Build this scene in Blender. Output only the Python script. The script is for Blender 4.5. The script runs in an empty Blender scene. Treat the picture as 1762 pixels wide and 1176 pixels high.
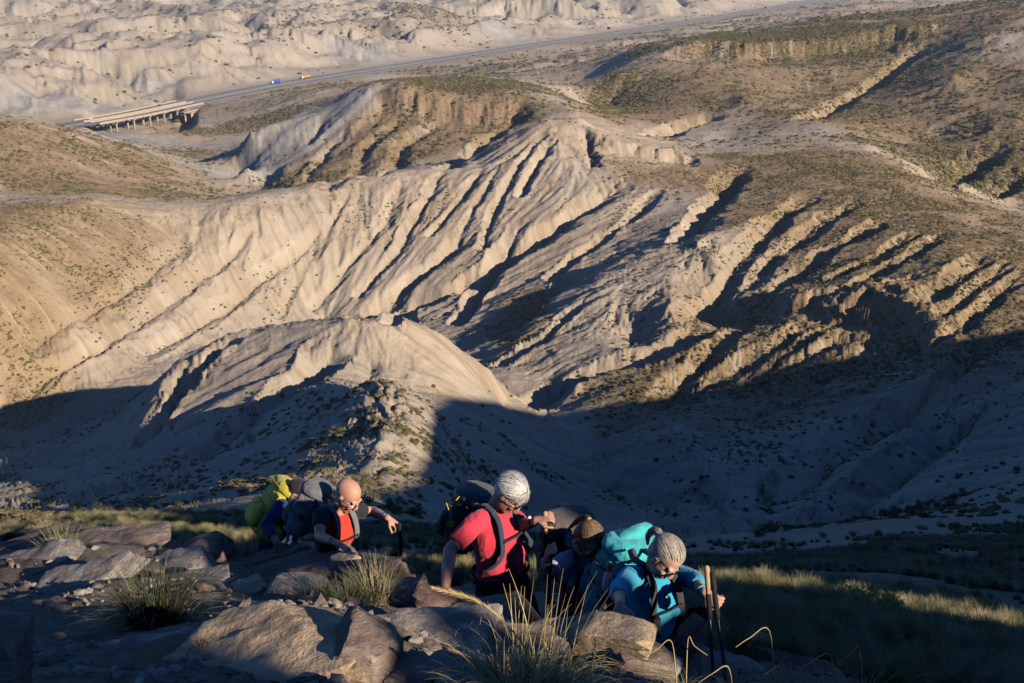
import bpy, bmesh, math, random, time
import numpy as np
from mathutils import Vector, Matrix, Quaternion, noise as mnoise
T0 = time.time()
R = math.radians
scene = bpy.context.scene
COL = scene.collection

# ------------------------------------------------------------------ camera
FPX = 1958.0                                   # focal length in photo pixels (1762 x 1176)
PITCH = R(20.0)
cam_data = bpy.data.cameras.new('camera')
cam_data.sensor_width = 36.0
cam_data.lens = 36.0 * FPX / 1762.0
cam_data.clip_start = 0.05
cam_data.clip_end = 60000.0
cam = bpy.data.objects.new('camera', cam_data)
cam.location = (0, 0, 0)
cam.rotation_euler = (math.pi / 2 - PITCH, 0, 0)
COL.objects.link(cam)
scene.camera = cam
CP, SP = math.cos(PITCH), math.sin(PITCH)

# ------------------------------------------------------------------ light
SUN_AZ = R(130.0)                              # clockwise from the viewing direction (+y)
SUN_EL = R(23.0)
SUN_DIR = Vector((math.sin(SUN_AZ) * math.cos(SUN_EL), math.cos(SUN_AZ) * math.cos(SUN_EL), math.sin(SUN_EL)))
world = bpy.data.worlds.new('World')
scene.world = world
world.use_nodes = True
wn = world.node_tree
bg = wn.nodes['Background']
sky = wn.nodes.new('ShaderNodeTexSky')
sky.sky_type = 'NISHITA'
sky.sun_disc = False
sky.sun_elevation = SUN_EL
sky.sun_rotation = SUN_AZ
sky.air_density = 0.6
sky.dust_density = 0.0
sky.ozone_density = 10.0
wn.links.new(sky.outputs[0], bg.inputs[0])
bg.inputs[1].default_value = 0.09
sl = bpy.data.lights.new('sun', 'SUN')
sl.energy = 5.0
sl.angle = R(0.53)
sl.color = (1.0, 0.87, 0.71)
sun = bpy.data.objects.new('sun', sl)
sun.rotation_euler = SUN_DIR.to_track_quat('Z', 'Y').to_euler()
sun.location = (60, -40, 60)
COL.objects.link(sun)
scene.view_settings.view_transform = 'Standard'
scene.view_settings.look = 'None'
scene.view_settings.exposure = 0.52
scene.view_settings.gamma = 1.0
scene.cycles.use_denoising = True
scene.cycles.max_bounces = 6
scene.cycles.diffuse_bounces = 0
scene.cycles.glossy_bounces = 2

# ------------------------------------------------------------------ helpers: picture position + distance -> place
def P(px, py, d):
    a = (px - 881.0) / FPX; b = (588.0 - py) / FPX
    return Vector((a * d, (CP + SP * b) * d, (-SP + CP * b) * d))

# ------------------------------------------------------------------ the land: control heights (x, y, z)
ctrl = []
def line(*pts):
    for p in pts: ctrl.append(tuple(P(*p)))
def wline(*pts):
    for p in pts: ctrl.append(p)
def dense(pts, n=3):
    out = []
    for a, b in zip(pts[:-1], pts[1:]):
        for i in range(n):
            t = i / n
            out.append(tuple(a[k] * (1 - t) + b[k] * t for k in range(3)))
    out.append(pts[-1]); return out

# main ridge crest
line(*dense([(-250,560,360),(-120,500,390),(0,440,430),(100,385,470),(165,345,500),(200,352,505),(260,372,505),(330,382,510),(400,368,515),(450,360,522),(530,335,540),(620,310,560),(720,293,575),(820,280,585),(870,240,595),(930,205,605),(1000,203,610),(1040,232,602),(1120,250,600),(1200,265,600),(1280,255,605),(1400,245,610),(1500,248,600),(1560,285,560),(1620,330,510),(1700,385,450),(1762,420,410),(1900,500,350)], 2))
# valley at its foot
line(*dense([(-250,740,380),(-60,720,395),(75,698,402),(150,672,410),(220,650,420),(320,605,445),(420,570,470),(560,545,495),(700,560,465),(800,605,405),(840,640,368),(900,690,340),(1000,720,315),(1060,830,255),(1150,880,230),(1300,905,210),(1380,930,185)], 2))
# lit peak in the middle and its arms
line(*dense([(590,545,286),(640,540,285),(700,548,289),(760,578,298),(840,633,314),(885,680,328)], 2))
line(*dense([(590,545,286),(500,556,293),(410,563,300),(350,585,298),(312,612,292),(275,680,280)], 2))
line(*dense([(568,598,272),(500,652,256),(440,707,245),(380,757,239)],2))
line((450,625,275),(350,650,279),(330,690,270),(300,742,259),(200,740,292),(230,705,288),(180,716,308),(640,640,268),(700,645,268),(640,590,276),(740,650,270),(800,662,282),(860,692,312),(780,610,290))
# ridge that comes down from the hikers
line(*dense([(640,648,192),(690,656,188),(690,700,164),(700,758,140),(640,812,117),(540,800,104),(560,850,60),(600,930,24)], 2))
line(*dense([(668,706,163),(600,708,167),(540,735,168),(475,772,167)],2))
line((560,655,225),(500,700,218),(420,740,222),(360,770,215),(400,810,165),(440,850,110),(860,740,215),(830,800,190),(800,860,150),(780,920,90),(900,900,170),(1000,900,185),(900,960,70),(1100,960,100))
# dark ridge lower left and the valley before it
line(*dense([(-200,800,350),(0,790,325),(90,785,302),(170,775,282),(240,765,264),(300,757,246),(370,750,232),(420,772,222)],2))
line(*dense([(-200,850,235),(0,848,202),(180,838,186),(260,842,178),(330,852,165)],2))
line((0,893,60),(200,903,60),(310,885,90),(-200,880,80),(100,870,120))
# ridges in the shade
line(*dense([(1130,708,292),(1180,775,248),(1235,848,214)],2))
line((1262,762,276),(1330,852,226),(1290,720,300))
line(*dense([(1520,690,285),(1460,765,244),(1405,850,207)],2))
line((1560,800,232),(1500,860,205),(1620,720,270))
# right-hand hillside
line((1500,600,318),(1450,520,352),(1350,520,360),(1550,522,338),(1600,640,288),(1762,640,275),(1762,760,222),(1660,800,212),(1762,530,330),(1640,450,360),(1500,400,420),(1350,420,430),(1300,330,510),(1450,320,510),(1600,400,420))
line((1250,330,525),(1060,432,465),(1000,482,442),(900,560,408))
line(*dense([(1290,380,450),(1200,418,420),(1060,440,432),(960,502,420),(880,590,385)],2))
line((1050,520,392),(1150,520,378),(950,600,372),(1180,560,370),(1240,560,385),(1100,588,378),(950,672,350))
line(*dense([(1330,530,362),(1220,575,355),(1100,602,350),(1000,650,340),(935,682,345)],2))
line((1150,690,315),(1250,680,312))
# beyond the crest, left
line(*dense([(-200,190,680),(0,203,700),(60,207,710),(100,215,720),(220,250,740),(330,290,765),(420,305,790)],2))
line((0,330,600),(100,335,600),(180,330,610),(300,352,625),(350,345,650),(200,300,680),(60,270,650),(420,330,720),(400,312,770),(470,320,740))
# mesa behind the crest
line(*dense([(635,148,800),(700,146,800),(780,155,800),(880,160,790),(960,178,765),(1000,192,740)],2))
line((640,140,840),(720,133,870),(900,138,860),(980,150,860),(800,128,900))
line((560,260,745),(520,300,700),(450,350,662),(640,308,650),(820,282,660),(640,230,745),(760,220,740),(850,215,745),(380,372,650))
line(*dense([(432,222,800),(500,208,805),(560,190,805),(600,163,803)],2))
line((425,290,745),(490,285,735),(390,285,860),(560,232,770))
line((350,245,1010),(450,240,1010),(300,215,1080),(250,240,960),(220,222,1010),(520,160,1120),(560,150,1150))
# right mesa
line(*dense([(1130,88,1000),(1200,75,1000),(1300,80,990),(1400,72,1000),(1480,60,1005),(1540,45,1020),(1600,58,985),(1590,90,945),(1500,150,880),(1400,192,815)],2))
line((1300,50,1150),(1200,62,1130),(1500,20,1250),(1400,32,1250),(1100,75,1080),(1060,130,930),(1000,185,860),(1450,120,930),(1380,160,880),(1100,232,690),(1250,238,690),(1000,215,700),(1150,170,840))
line((1280,165,800),(1230,190,790),(1110,228,730),(1400,200,715),(1480,215,700),(1560,180,780),(1640,130,800))
line((1640,20,1090),(1700,10,1060),(1762,0,1010),(1690,60,900),(1762,150,760),(1700,150,790),(1640,300,620),(1762,362,560),(1600,240,700),(1700,215,690),(1762,250,650),(1950,100,800),(1950,330,560))
line((960,150,1010),(1010,140,1050),(1050,180,900))
# plain with the road
RZ = -180.0
def RP(px, py):
    a = (px - 881.0) / FPX; b = (588.0 - py) / FPX
    d = RZ / (-SP + CP * b)
    return P(px, py, d)
road_px = [(-150,262),(0,236),(150,211),(230,197),(320,178),(420,158),(490,145),(600,127),(740,106),(880,84),(1000,66),(1100,51),(1200,36),(1300,19),(1380,6),(1450,-6)]
for p in road_px: ctrl.append(tuple(RP(*p)))
for p in [(300,210),(100,150),(500,100),(700,60),(300,60),(0,60),(900,30),(1150,0),(-200,200),(-200,100),(650,140),(800,115),(960,110),(1050,95),(600,145)]:
    ctrl.append(tuple(RP(*p)))
for a in range(-60, 61, 12):
    for r in (3500, 6000, 12000): wline((r*math.sin(R(a)), r*math.cos(R(a)), -185))
# near ground: where the hikers climb
line((0,935,10.5),(150,930,10.5),(300,935,10),(450,965,9.3),(620,975,8.8),(700,1040,8.3),(880,1085,8.5),(1000,1100,8.1),(1130,1130,7.6),
     (0,1000,8.0),(200,1010,7.4),(400,1030,7.0),(600,1040,6.8),(760,1060,6.6),(900,1090,5.9),(1050,1090,5.6),(1150,1120,6.7),
     (0,1100,5.3),(200,1120,5.0),(400,1130,4.6),(600,1150,4.3),(800,1130,4.6),(1000,1160,4.7),(1200,1168,6.4),(500,1300,3.0),(0,1300,3.2),(1000,1300,3.2),(1400,1300,4.0),(1762,1300,5.5))
line((100,905,26),(300,915,24),(500,930,22),(720,1000,14),(850,1010,14),(1000,1030,13))
line(*dense([(1230,985,24),(1330,960,35),(1500,900,60),(1620,860,75),(1762,828,90),(1950,780,105)],2))
line((1500,1000,20),(1762,950,32),(1600,1050,13),(1762,1130,9.5),(1400,1150,7.3),(1300,1080,8),(1250,1010,14),(1400,1010,18),(1950,1050,20),(1640,930,45),(1450,950,32))
line((515,1010,8.2),(600,1032,7.5),(720,1048,7.1))
wline((-.08,6.25,-4.68),(.45,6.55,-4.85),(.8,5.85,-4.62),(-1.25,7.5,-5.15),(-2.0,8.4,-5.6))
wline((0,0,-1.75),(0,1,-1.8),(-1.5,0,-1.8),(1.5,0,-1.7),(0,-3,-0.9),(-6,0,-3.0),(6,1,-2.4),(6,-6,-0.5),(-6,-6,-1.8),(12,2,-4.0),(14,-2,-2.6),(20,8,-9),(24,-8,-3.0),(36,-16,0.5),(52,-25,4.0),(-14,4,-7),(-30,20,-17),(-60,30,-30),(-100,60,-48),(-200,150,-95),(-400,300,-125),(-80,-40,-12),(-300,-200,-40),(-30,-30,0))
# mountain to the right and behind: its crest is where the edge of the great shadow comes from
TEL = math.tan(SUN_EL)
SHX, SHY = math.sin(SUN_AZ), math.cos(SUN_AZ)
def sq(p):                                     # across the sun, drop below the sun line, along the sun
    t = SHX*p[0]+SHY*p[1]; s = -SHY*p[0]+SHX*p[1]
    return s, p[2]-t*TEL, t
def unsq(s, q, t): return (SHX*t-SHY*s, SHY*t+SHX*s, q+t*TEL)
crest = []
for (px, py, d, t, off) in [(1500,960,30,60,1.),(1640,900,52,72,1.),(540,806,104,85,-2.5),(640,820,120,95,-4.),(715,775,142,110,-5.),(700,668,192,124,-5.),(785,682,262,130,0.),(870,700,315,130,0.),(1150,700,315,134,-2.),(1400,610,318,140,-2.)]:
    s_, q_, _t = sq(P(px, py, d)); crest.append((s_, q_+off, t))
crest.sort(); print('crest', [(round(a), round(b, 1), c) for a, b, c in crest])
crest += [(crest[-1][0]+50, crest[-1][1]-14, 150), (crest[-1][0]+130, crest[-1][1]-26, 175)]
wline(*dense([unsq(*c) for c in crest], 3))
wline((100,-60,16),(200,-100,40),(400,-100,30),(500,100,0),(0,-60,20),(0,-300,60),(600,400,-60),(-100,-100,10),(300,-500,80),(0,-2000,60),(2000,-500,60),(-2000,-500,-60),(3000,2500,-100),(1500,1200,-90),(-1500,1000,-150),(-800,600,-140))

C = np.array(ctrl, dtype=np.float64)
def emb(x, y):
    r = np.sqrt(x*x + y*y) + 1e-6
    rr = np.sqrt(r*r + 0.6)
    return np.stack([x/r*(r/rr), y/r*(r/rr), 0.62*np.log(rr)], -1), rr
Ec, rc = emb(C[:,0], C[:,1])
# drop near-duplicate control points
keep = []
for i in range(len(C)):
    if all(np.sum((Ec[i]-Ec[j])**2) > 4e-6 for j in keep): keep.append(i)
C = C[keep]; Ec = Ec[keep]; rc = rc[keep]
Wc = C[:,2] / rc
Kd = np.sqrt(((Ec[:,None]-Ec[None])**2).sum(-1))
n = len(C)
A = np.zeros((n+4, n+4)); A[:n,:n] = -Kd - 2e-4*np.eye(n)*0; A[:n,n] = 1; A[:n,n+1:] = Ec; A[n,:n] = 1; A[n+1:,:n] = Ec.T
sol = np.linalg.solve(A, np.concatenate([Wc, np.zeros(4)]))
wts, c0, c1 = sol[:n], sol[n], sol[n+1:]
def base_height(x, y):
    shp = x.shape; x = x.ravel(); y = y.ravel()
    out = np.empty(x.size)
    E32 = Ec.astype(np.float32); w32 = wts.astype(np.float32); e2 = (E32**2).sum(1)
    for i in range(0, x.size, 40000):
        e, rr = emb(x[i:i+40000], y[i:i+40000])
        ef = e.astype(np.float32)
        d2 = (ef**2).sum(1)[:,None] + e2[None] - 2*ef@E32.T
        np.maximum(d2, 0, out=d2); np.sqrt(d2, out=d2)
        out[i:i+40000] = (-(d2@w32) + c0 + e@c1) * rr
    return out.reshape(shp)

# polar sheet: fine in the direction of view, coarse elsewhere
th_f = np.linspace(R(-29), R(29), 770)
th_c = np.linspace(R(29), R(331), 162)[1:-1]
TH = np.concatenate([th_f, th_c]); NT = len(TH); NF = len(th_f)
def geo(a, b, k): return np.exp(np.linspace(math.log(a), math.log(b), k, endpoint=False))
RR = np.concatenate([geo(0.7,3,34), geo(3,14,130), geo(14,110,110), geo(110,200,90), geo(200,330,110), geo(330,640,330), geo(640,1250,130), geo(1250,3600,190), geo(3600,14000,24), [14000.0]])
NR = len(RR)
X = np.sin(TH)[None,:]*RR[:,None]; Y = np.cos(TH)[None,:]*RR[:,None]
RAD = np.repeat(RR[:,None], NT, 1)
Z = base_height(X, Y)
print('base', len(C), NR, NT, time.time()-T0)

def ss(a, b, v):
    t = np.clip((v-a)/(b-a), 0, 1); return t*t*(3-2*t)
def hash2(ix, iy, k=0.0):
    a = np.sin(ix*127.1+iy*311.7+k*74.7)*43758.5453
    b = np.sin(ix*269.5+iy*183.3+k*19.1)*43758.5453
    return (a-np.floor(a)).astype(np.float32), (b-np.floor(b)).astype(np.float32)
def vnoise(x, y, k=0.0):
    ix = np.floor(x); iy = np.floor(y); fx = x-ix; fy = y-iy
    fx = fx*fx*fx*(fx*(fx*6-15)+10); fy = fy*fy*fy*(fy*(fy*6-15)+10)
    h = lambda a, b: hash2(a, b, k)[0]
    return (h(ix,iy)*(1-fx)+h(ix+1,iy)*fx)*(1-fy)+(h(ix,iy+1)*(1-fx)+h(ix+1,iy+1)*fx)*fy
def fbm(x, y, o=4, k=0.0):
    v = 0; a = 0.5; s = 0
    for i in range(o):
        v = v + a*vnoise(x, y, k+i*3.3); s += a; a *= 0.5; x, y = x*1.98*0.8+y*1.98*0.6+5.2, -x*1.98*0.6+y*1.98*0.8+1.3
    return v/s
def grad(Z):
    zr = np.gradient(Z, axis=0)/np.gradient(RAD, axis=0)
    dth = np.gradient(TH)[None,:]
    Zp = np.concatenate([Z[:,-1:], Z, Z[:,:1]], 1); thp = np.concatenate([[TH[-1]-2*math.pi], TH, [TH[0]+2*math.pi]])
    zt = (Zp[:,2:]-Zp[:,:-2])/(thp[2:]-thp[:-2])[None,:]/RAD
    sx, cx = np.sin(TH)[None,:], np.cos(TH)[None,:]
    return zr*sx+zt*cx, zr*cx-zt*sx

# cast a picture position onto the base land
def hit(px, py, Zf=None):
    Zf = Z if Zf is None else Zf
    a = (px-881.0)/FPX; b = (588.0-py)/FPX
    dx, dy, dz = a, CP+SP*b, -SP+CP*b
    th = math.atan2(dx, dy); j = (th-TH[0])/(TH[1]-TH[0]); j0 = int(j); f = j-j0
    col = Zf[:,j0]*(1-f)+Zf[:,j0+1]*f
    los = RR*dz/math.hypot(dx, dy)
    below = np.where((col > los) & (RR > 1.5))[0]
    k = below[0] if len(below) else NR-2
    k = max(k, 1)
    g0, g1 = los[k-1]-col[k-1], los[k]-col[k]
    t = g0/(g0-g1) if g0 != g1 else 0
    r = RR[k-1]+(RR[k]-RR[k-1])*t
    return math.sin(th)*r, math.cos(th)*r, r*dz/math.hypot(dx, dy)
def polydist(pts, reach):
    """distance of every sheet vertex to a ground polyline (only near it), with the position along it"""
    pts = np.array(pts)
    D = np.full(Z.shape, 1e9); Tt = np.zeros(Z.shape); Sd = np.zeros(Z.shape)
    r = np.hypot(pts[:,0], pts[:,1]); r0, r1 = max(r.min()-reach, 0.71), r.max()+reach
    i0, i1 = np.searchsorted(RR, r0), np.searchsorted(RR, r1)+1
    th = np.arctan2(pts[:,0], pts[:,1]); m = reach/max(r.min(), 1)
    j0, j1 = np.searchsorted(th_f, th.min()-m), np.searchsorted(th_f, th.max()+m)+1
    sl = (slice(i0, i1), slice(j0, min(j1, NF)))
    x, y = X[sl], Y[sl]; d = np.full(x.shape, 1e9); tt = np.zeros(x.shape); sd = np.zeros(x.shape)
    L = len(pts)-1
    for k in range(L):
        ax, ay = pts[k][:2]; bx, by = pts[k+1][:2]; vx, vy = bx-ax, by-ay; l2 = vx*vx+vy*vy+1e-9
        t = np.clip(((x-ax)*vx+(y-ay)*vy)/l2, 0, 1)
        q = np.hypot(x-ax-t*vx, y-ay-t*vy); m_ = q < d
        d = np.where(m_, q, d); tt = np.where(m_, (k+t)/L, tt); sd = np.where(m_, np.sign(vx*(y-ay)-vy*(x-ax)), sd)
    return sl, d, tt, sd

# ---- gullies seen in the photograph: (line, half width, depth) cut as V-shaped channels
gullies = [
 ([(1060,318),(1000,360),(930,400),(850,455),(760,500),(690,520),(640,535)], 6.5, 7.5),
 ([(800,395),(770,430),(700,480),(640,530)], 5, 6),
 ([(950,240),(915,290),(895,330)], 3, 3.5),
 ([(890,390),(860,440),(830,490),(790,545)], 5, 6.5),
 ([(1275,290),(1225,350),(1180,400)], 6, 7.5),
 ([(1070,440),(1000,470),(920,520),(850,560),(790,590)], 6, 5),
 ([(1010,510),(940,570),(860,620)], 3, 2.5),
 ([(1230,560),(1150,590),(1060,615),(960,665),(920,690)], 6, 5),
 ([(575,580),(540,615),(500,650),(440,705),(375,755)], 5, 5),
 ([(410,570),(320,640),(260,735)], 4, 5),
 ([(330,603),(300,640),(330,650)], 3, 4),
 ([(440,385),(400,430),(330,480),(250,540),(150,600),(60,650)], 4, 2.8),
 ([(560,375),(520,420),(440,480),(350,545),(250,600)], 4, 2.8),
 ([(330,400),(250,470),(150,530),(50,580)], 4, 2.5),
 ([(600,330),(560,400),(510,470),(480,540)], 2.5, 1.6),
 ([(700,310),(660,380),(600,450),(540,520)], 3, 2.4),
 ([(760,300),(720,360),(690,420),(620,500)], 3.2, 2.8),
 ([(830,290),(790,340),(740,400)], 2.6, 2.4),
 ([(1130,330),(1080,380),(1000,430),(950,470)], 3, 2.6),
 ([(1400,330),(1330,380),(1290,420),(1250,470),(1200,540)], 4.2, 3.3),
 ([(1470,350),(1400,395),(1330,440),(1290,490)], 2.9, 2.0),
 ([(1540,370),(1460,410),(1390,450),(1330,500)], 4.2, 3.4),
 ([(1630,400),(1560,440),(1480,480),(1440,510)], 2.9, 2.2),
 ([(1700,440),(1640,480),(1590,520)], 3.4, 2.7),
 ([(1762,470),(1700,520),(1640,570),(1600,600)], 2.5, 1.9),
 ([(1762,560),(1690,600),(1640,640)], 3.1, 2.3),
 ([(1400,540),(1330,590),(1240,640),(1160,680)], 4.2, 2.8),
 ([(1480,560),(1400,600),(1300,650)], 3.1, 1.9),
 ([(1330,500),(1270,560),(1200,620),(1130,690)], 3.9, 2.8),
 ([(1590,80),(1520,130),(1440,180),(1390,200)], 8, 8),
 ([(1240,195),(1170,215),(1110,232)], 10, 8),
 ([(760,190),(690,250),(640,300)], 6, 4), ([(690,190),(630,250),(560,320)], 5, 3), ([(600,215),(560,260),(520,310)], 5, 3.4), ([(560,200),(530,240)], 4, 3),
 ([(880,200),(820,250),(770,285)], 6, 4.5),
 ([(1010,225),(1020,280)], 3, 4),
 ([(1720,250),(1660,290),(1600,300)], 8, 6), ([(1762,290),(1700,330)], 7, 6),
 ([(1600,660),(1480,740),(1380,830)], 6, 4), ([(1700,680),(1560,790),(1440,880)], 6, 4),
 ([(1580,400),(1500,440),(1430,470)], 2.2, 1.6), ([(1430,360),(1370,410),(1310,450)], 2.2, 1.6), ([(1740,450),(1670,500),(1620,545)], 2.4, 1.8), ([(1430,540),(1370,590),(1290,640)], 2.4, 2), ([(1530,560),(1470,610),(1400,655)], 2.4, 2),
 ([(930,230),(880,300),(850,360),(830,420)], 2.6, 2.4), ([(860,280),(820,350),(790,400)], 2, 1.5),
]
Z = np.where(RAD > 350, np.minimum(Z, 60), np.minimum(Z, 90))
Zb = Z.copy()
G = np.zeros_like(Z)                            # how much of a gully floor a vertex is
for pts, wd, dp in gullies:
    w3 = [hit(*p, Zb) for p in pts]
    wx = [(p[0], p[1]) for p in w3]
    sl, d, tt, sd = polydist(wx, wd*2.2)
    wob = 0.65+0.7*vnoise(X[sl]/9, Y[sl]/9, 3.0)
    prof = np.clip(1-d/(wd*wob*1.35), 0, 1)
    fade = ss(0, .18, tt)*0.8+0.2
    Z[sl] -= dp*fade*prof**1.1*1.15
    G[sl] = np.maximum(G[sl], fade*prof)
# cliff bands: step down on one side of a line
def cliff(pts, drop, reach, side, soft=1.6, rk=1.):
    w3 = [hit(*p, Zb) for p in pts]
    sl, d, tt, sd = polydist([(p[0], p[1]) for p in w3], reach*1.5)
    sg = d*sd*side + (fbm(X[sl]/7, Y[sl]/7, 3, 9.)-.5)*7
    ends = ss(0, .12, tt)*(1-ss(.88, 1, tt))
    down = ss(-soft, soft, sg)*(1-ss(reach*.25, reach, sg))
    up = (1-ss(-soft, soft, sg))*(1-ss(reach*.2, reach*.7, -sg))
    Z[sl] += ends*(0.45*drop*up-0.55*drop*down)
    ROCK[sl] = np.maximum(ROCK[sl], rk*ends*(1-ss(1.0, 4.5, np.abs(sg))))
ROCK = np.zeros_like(Z)
cliff([(1300,490),(1345,520),(1400,515),(1460,528),(1500,505),(1550,520),(1590,565),(1600,640)], 5.5, 22, -1)
cliff([(640,165),(700,172),(790,188),(860,190),(900,180)], 10, 50, -1, 2.5)
cliff([(1130,95),(1200,82),(1300,86),(1400,80),(1480,68),(1545,52),(1595,62)], 10, 60, -1, 2.5)
cliff([(1000,215),(1040,245),(1120,262),(1200,272)], 5, 22, -1, 2.5, .15)
# far badland hills beyond the road
road_w = [RP(*p) for p in road_px]
far = ss(900, 1500, RAD)
rw = np.array([(p.x, p.y) for p in road_w])
dr = np.full(Z.shape, 1e9); side = np.zeros_like(Z)
for k in range(len(rw)-1):
    ax, ay = rw[k]; bx, by = rw[k+1]; vx, vy = bx-ax, by-ay; l2 = vx*vx+vy*vy
    t = np.clip(((X-ax)*vx+(Y-ay)*vy)/l2, 0, 1)
    q = np.hypot(X-ax-t*vx, Y-ay-t*vy); m_ = q < dr
    dr = np.where(m_, q, dr); side = np.where(m_, np.sign(vx*(Y-ay)-vy*(X-ax)), side)
ROADD = dr
beyond = np.where(side > 0, 1.0, 0.0)
wx_, wy_ = X+120*(fbm(X/260, Y/260, 3, 1.)-.5), Y+120*(fbm(X/260, Y/260, 3, 2.)-.5)
hills = 1-np.abs(2*fbm(wx_/260, wy_/260, 4, 4.)-1)*2.3
rdg = lambda l, kk: 1-np.abs(2*fbm(wx_/l, wy_/l, 3, kk)-1)*2.6
hills = .62*ss(-.3, 1.0, hills)+.26*ss(-.6, 1.0, rdg(115, 61.))+.07*ss(-.6, 1.0, rdg(48, 63.))
hmask = ss(25, 170, dr)*beyond*ss(800, 1100, RAD)
Z += hmask*(hills*56-6+40*ss(2200, 4500, RAD)*fbm(X/900, Y/900, 2, 8.))
near_pl = ss(30, 150, dr)*(1-beyond)*ss(1150, 1350, RAD)
Z += near_pl*(fbm(X/120, Y/120, 4, 6.)-.45)*26
print('carved', time.time()-T0)

# ---- erosion: rills that follow the fall line, finer and finer
def erosion(x, y, dx, dy, k):
    ix = np.floor(x); iy = np.floor(y); fx = (x-ix).astype(np.float32); fy = (y-iy).astype(np.float32)
    va = np.zeros(x.shape, np.float32); wt = np.zeros(x.shape, np.float32)
    for i in (-1, 0, 1, 2):
        for j in (-1, 0, 1, 2):
            hx, hy = hash2(ix+i, iy+j, k)
            px_ = fx-i-(hx-.5)*.8; py_ = fy-j-(hy-.5)*.8
            w = np.exp(-2.2*(px_*px_+py_*py_))
            va += np.cos((px_*dx+py_*dy)*6.2832)*w; wt += w
    return va/wt
RES = np.maximum(np.gradient(RAD, axis=0), 0)*.45+RAD*(TH[1]-TH[0])*0.8
vis = (slice(None), slice(0, NF))
xs, ys = X[vis], Y[vis]
rad = RAD[vis]; res = RES[vis]
amp_m = ss(45, 120, rad)*ss(20, 90, ROADD[vis])
Zg = Z.copy()                                   # the land whose fall line the rills follow
for lam, am, lo in ((90, .07, 1000), (46, .02, 0), (23, .042, 0), (11, .075, 0), (5.2, .09, 0), (2.5, .07, 0)):
    gx, gy = grad(Zg); gx, gy = gx[vis], gy[vis]
    sl_ = np.hypot(gx, gy)+1e-6
    jx, jy = gy/sl_, -gx/sl_
    fadeR = 1-ss(.35, .8, res/lam)
    cell = lam*2.3; kk = 2.3*np.clip(0.7+0.5*vnoise(xs/60, ys/60, 2.), .7, 1.2)
    va = erosion(xs/cell, ys/cell, (jx*kk).astype(np.float32), (jy*kk).astype(np.float32), lam)
    cut = 1-np.sqrt(np.clip((1-np.clip(va*1.25, -1, 1))/2, 0, 1))           # sharp channel floors, rounded crests
    loc = 0.25+1.5*vnoise(xs/60, ys/60, lam)
    dz = -am*lam*cut*np.clip((sl_-.03)/.24, 0, 1.25)*(1-.75*ss(.8, 1.5, sl_))*amp_m*fadeR*loc
    if lo: dz = dz*ss(lo, lo*1.4, rad)
    Z[vis] += dz; Zg[vis] += dz*.25
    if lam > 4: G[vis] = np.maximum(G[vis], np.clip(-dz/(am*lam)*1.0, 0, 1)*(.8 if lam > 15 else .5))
# finest rills: noise drawn out along the fall line
STREAK = np.zeros_like(Z)
gx, gy = grad(Zg); gx, gy = gx[vis].astype(np.float32), gy[vis].astype(np.float32)
sn_, cn_ = np.sin(TH[:NF])[None, :], np.cos(TH[:NF])[None, :]
vi = (gx*sn_+gy*cn_)/np.gradient(RR)[:, None]; vj = (gx*cn_-gy*sn_)/(RR[:, None]*(TH[1]-TH[0]))
sp_ = np.maximum(np.maximum(np.abs(vi), np.abs(vj)), 1e-7); vi = (vi/sp_).astype(np.float32); vj = (vj/sp_).astype(np.float32)
rg_ = np.random.default_rng(77); wn_ = rg_.standard_normal((NR, NF)).astype(np.float32)
wn_ = wn_+.8*(np.roll(wn_, 1, 1)+np.roll(wn_, -1, 1))*.5
I0, J0 = np.meshgrid(np.arange(NR, dtype=np.float32), np.arange(NF, dtype=np.float32), indexing='ij')
acc = wn_.copy()
for sgn in (1., -1.):
    pi_, pj_ = I0.copy(), J0.copy()
    for st_ in range(16):
        ii = np.clip(pi_+.5, 0, NR-1).astype(np.int32); jj = np.clip(pj_+.5, 0, NF-1).astype(np.int32)
        pi_ += sgn*vi[ii, jj]; pj_ += sgn*vj[ii, jj]
        acc += wn_[np.clip(pi_+.5, 0, NR-1).astype(np.int32), np.clip(pj_+.5, 0, NF-1).astype(np.int32)]*(1-st_/16)
acc /= acc.std()
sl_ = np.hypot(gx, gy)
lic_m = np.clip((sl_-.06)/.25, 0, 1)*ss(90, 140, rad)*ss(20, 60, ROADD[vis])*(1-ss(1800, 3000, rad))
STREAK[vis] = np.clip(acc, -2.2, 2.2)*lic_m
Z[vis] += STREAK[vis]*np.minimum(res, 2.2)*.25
print('eroded', time.time()-T0)
# fine unevenness
rough = lambda lam, a, lo, hi, o=4, k=0.: a*(fbm(X/lam, Y/lam, o, k)-.5)*ss(lo, lo*1.6, RAD)*(1-ss(.3, .6, RES/lam))
Z += rough(12, 1.6, 40, 0, 4, 21.)*(1+1.5*ROCK)+ROCK*rough(5, 3.2, 60, 0, 4, 23.)+rough(3.2, .5, 14, 0, 3, 25.)
nearm = 1-ss(12, 30, RAD)
Z += nearm*ss(1.2, 2.5, RAD)*((fbm(X/1.1, Y/1.1, 5, 31.)-.5)*.28+(fbm(X/.28, Y/.28, 4, 33.)-.5)*.10)
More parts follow.
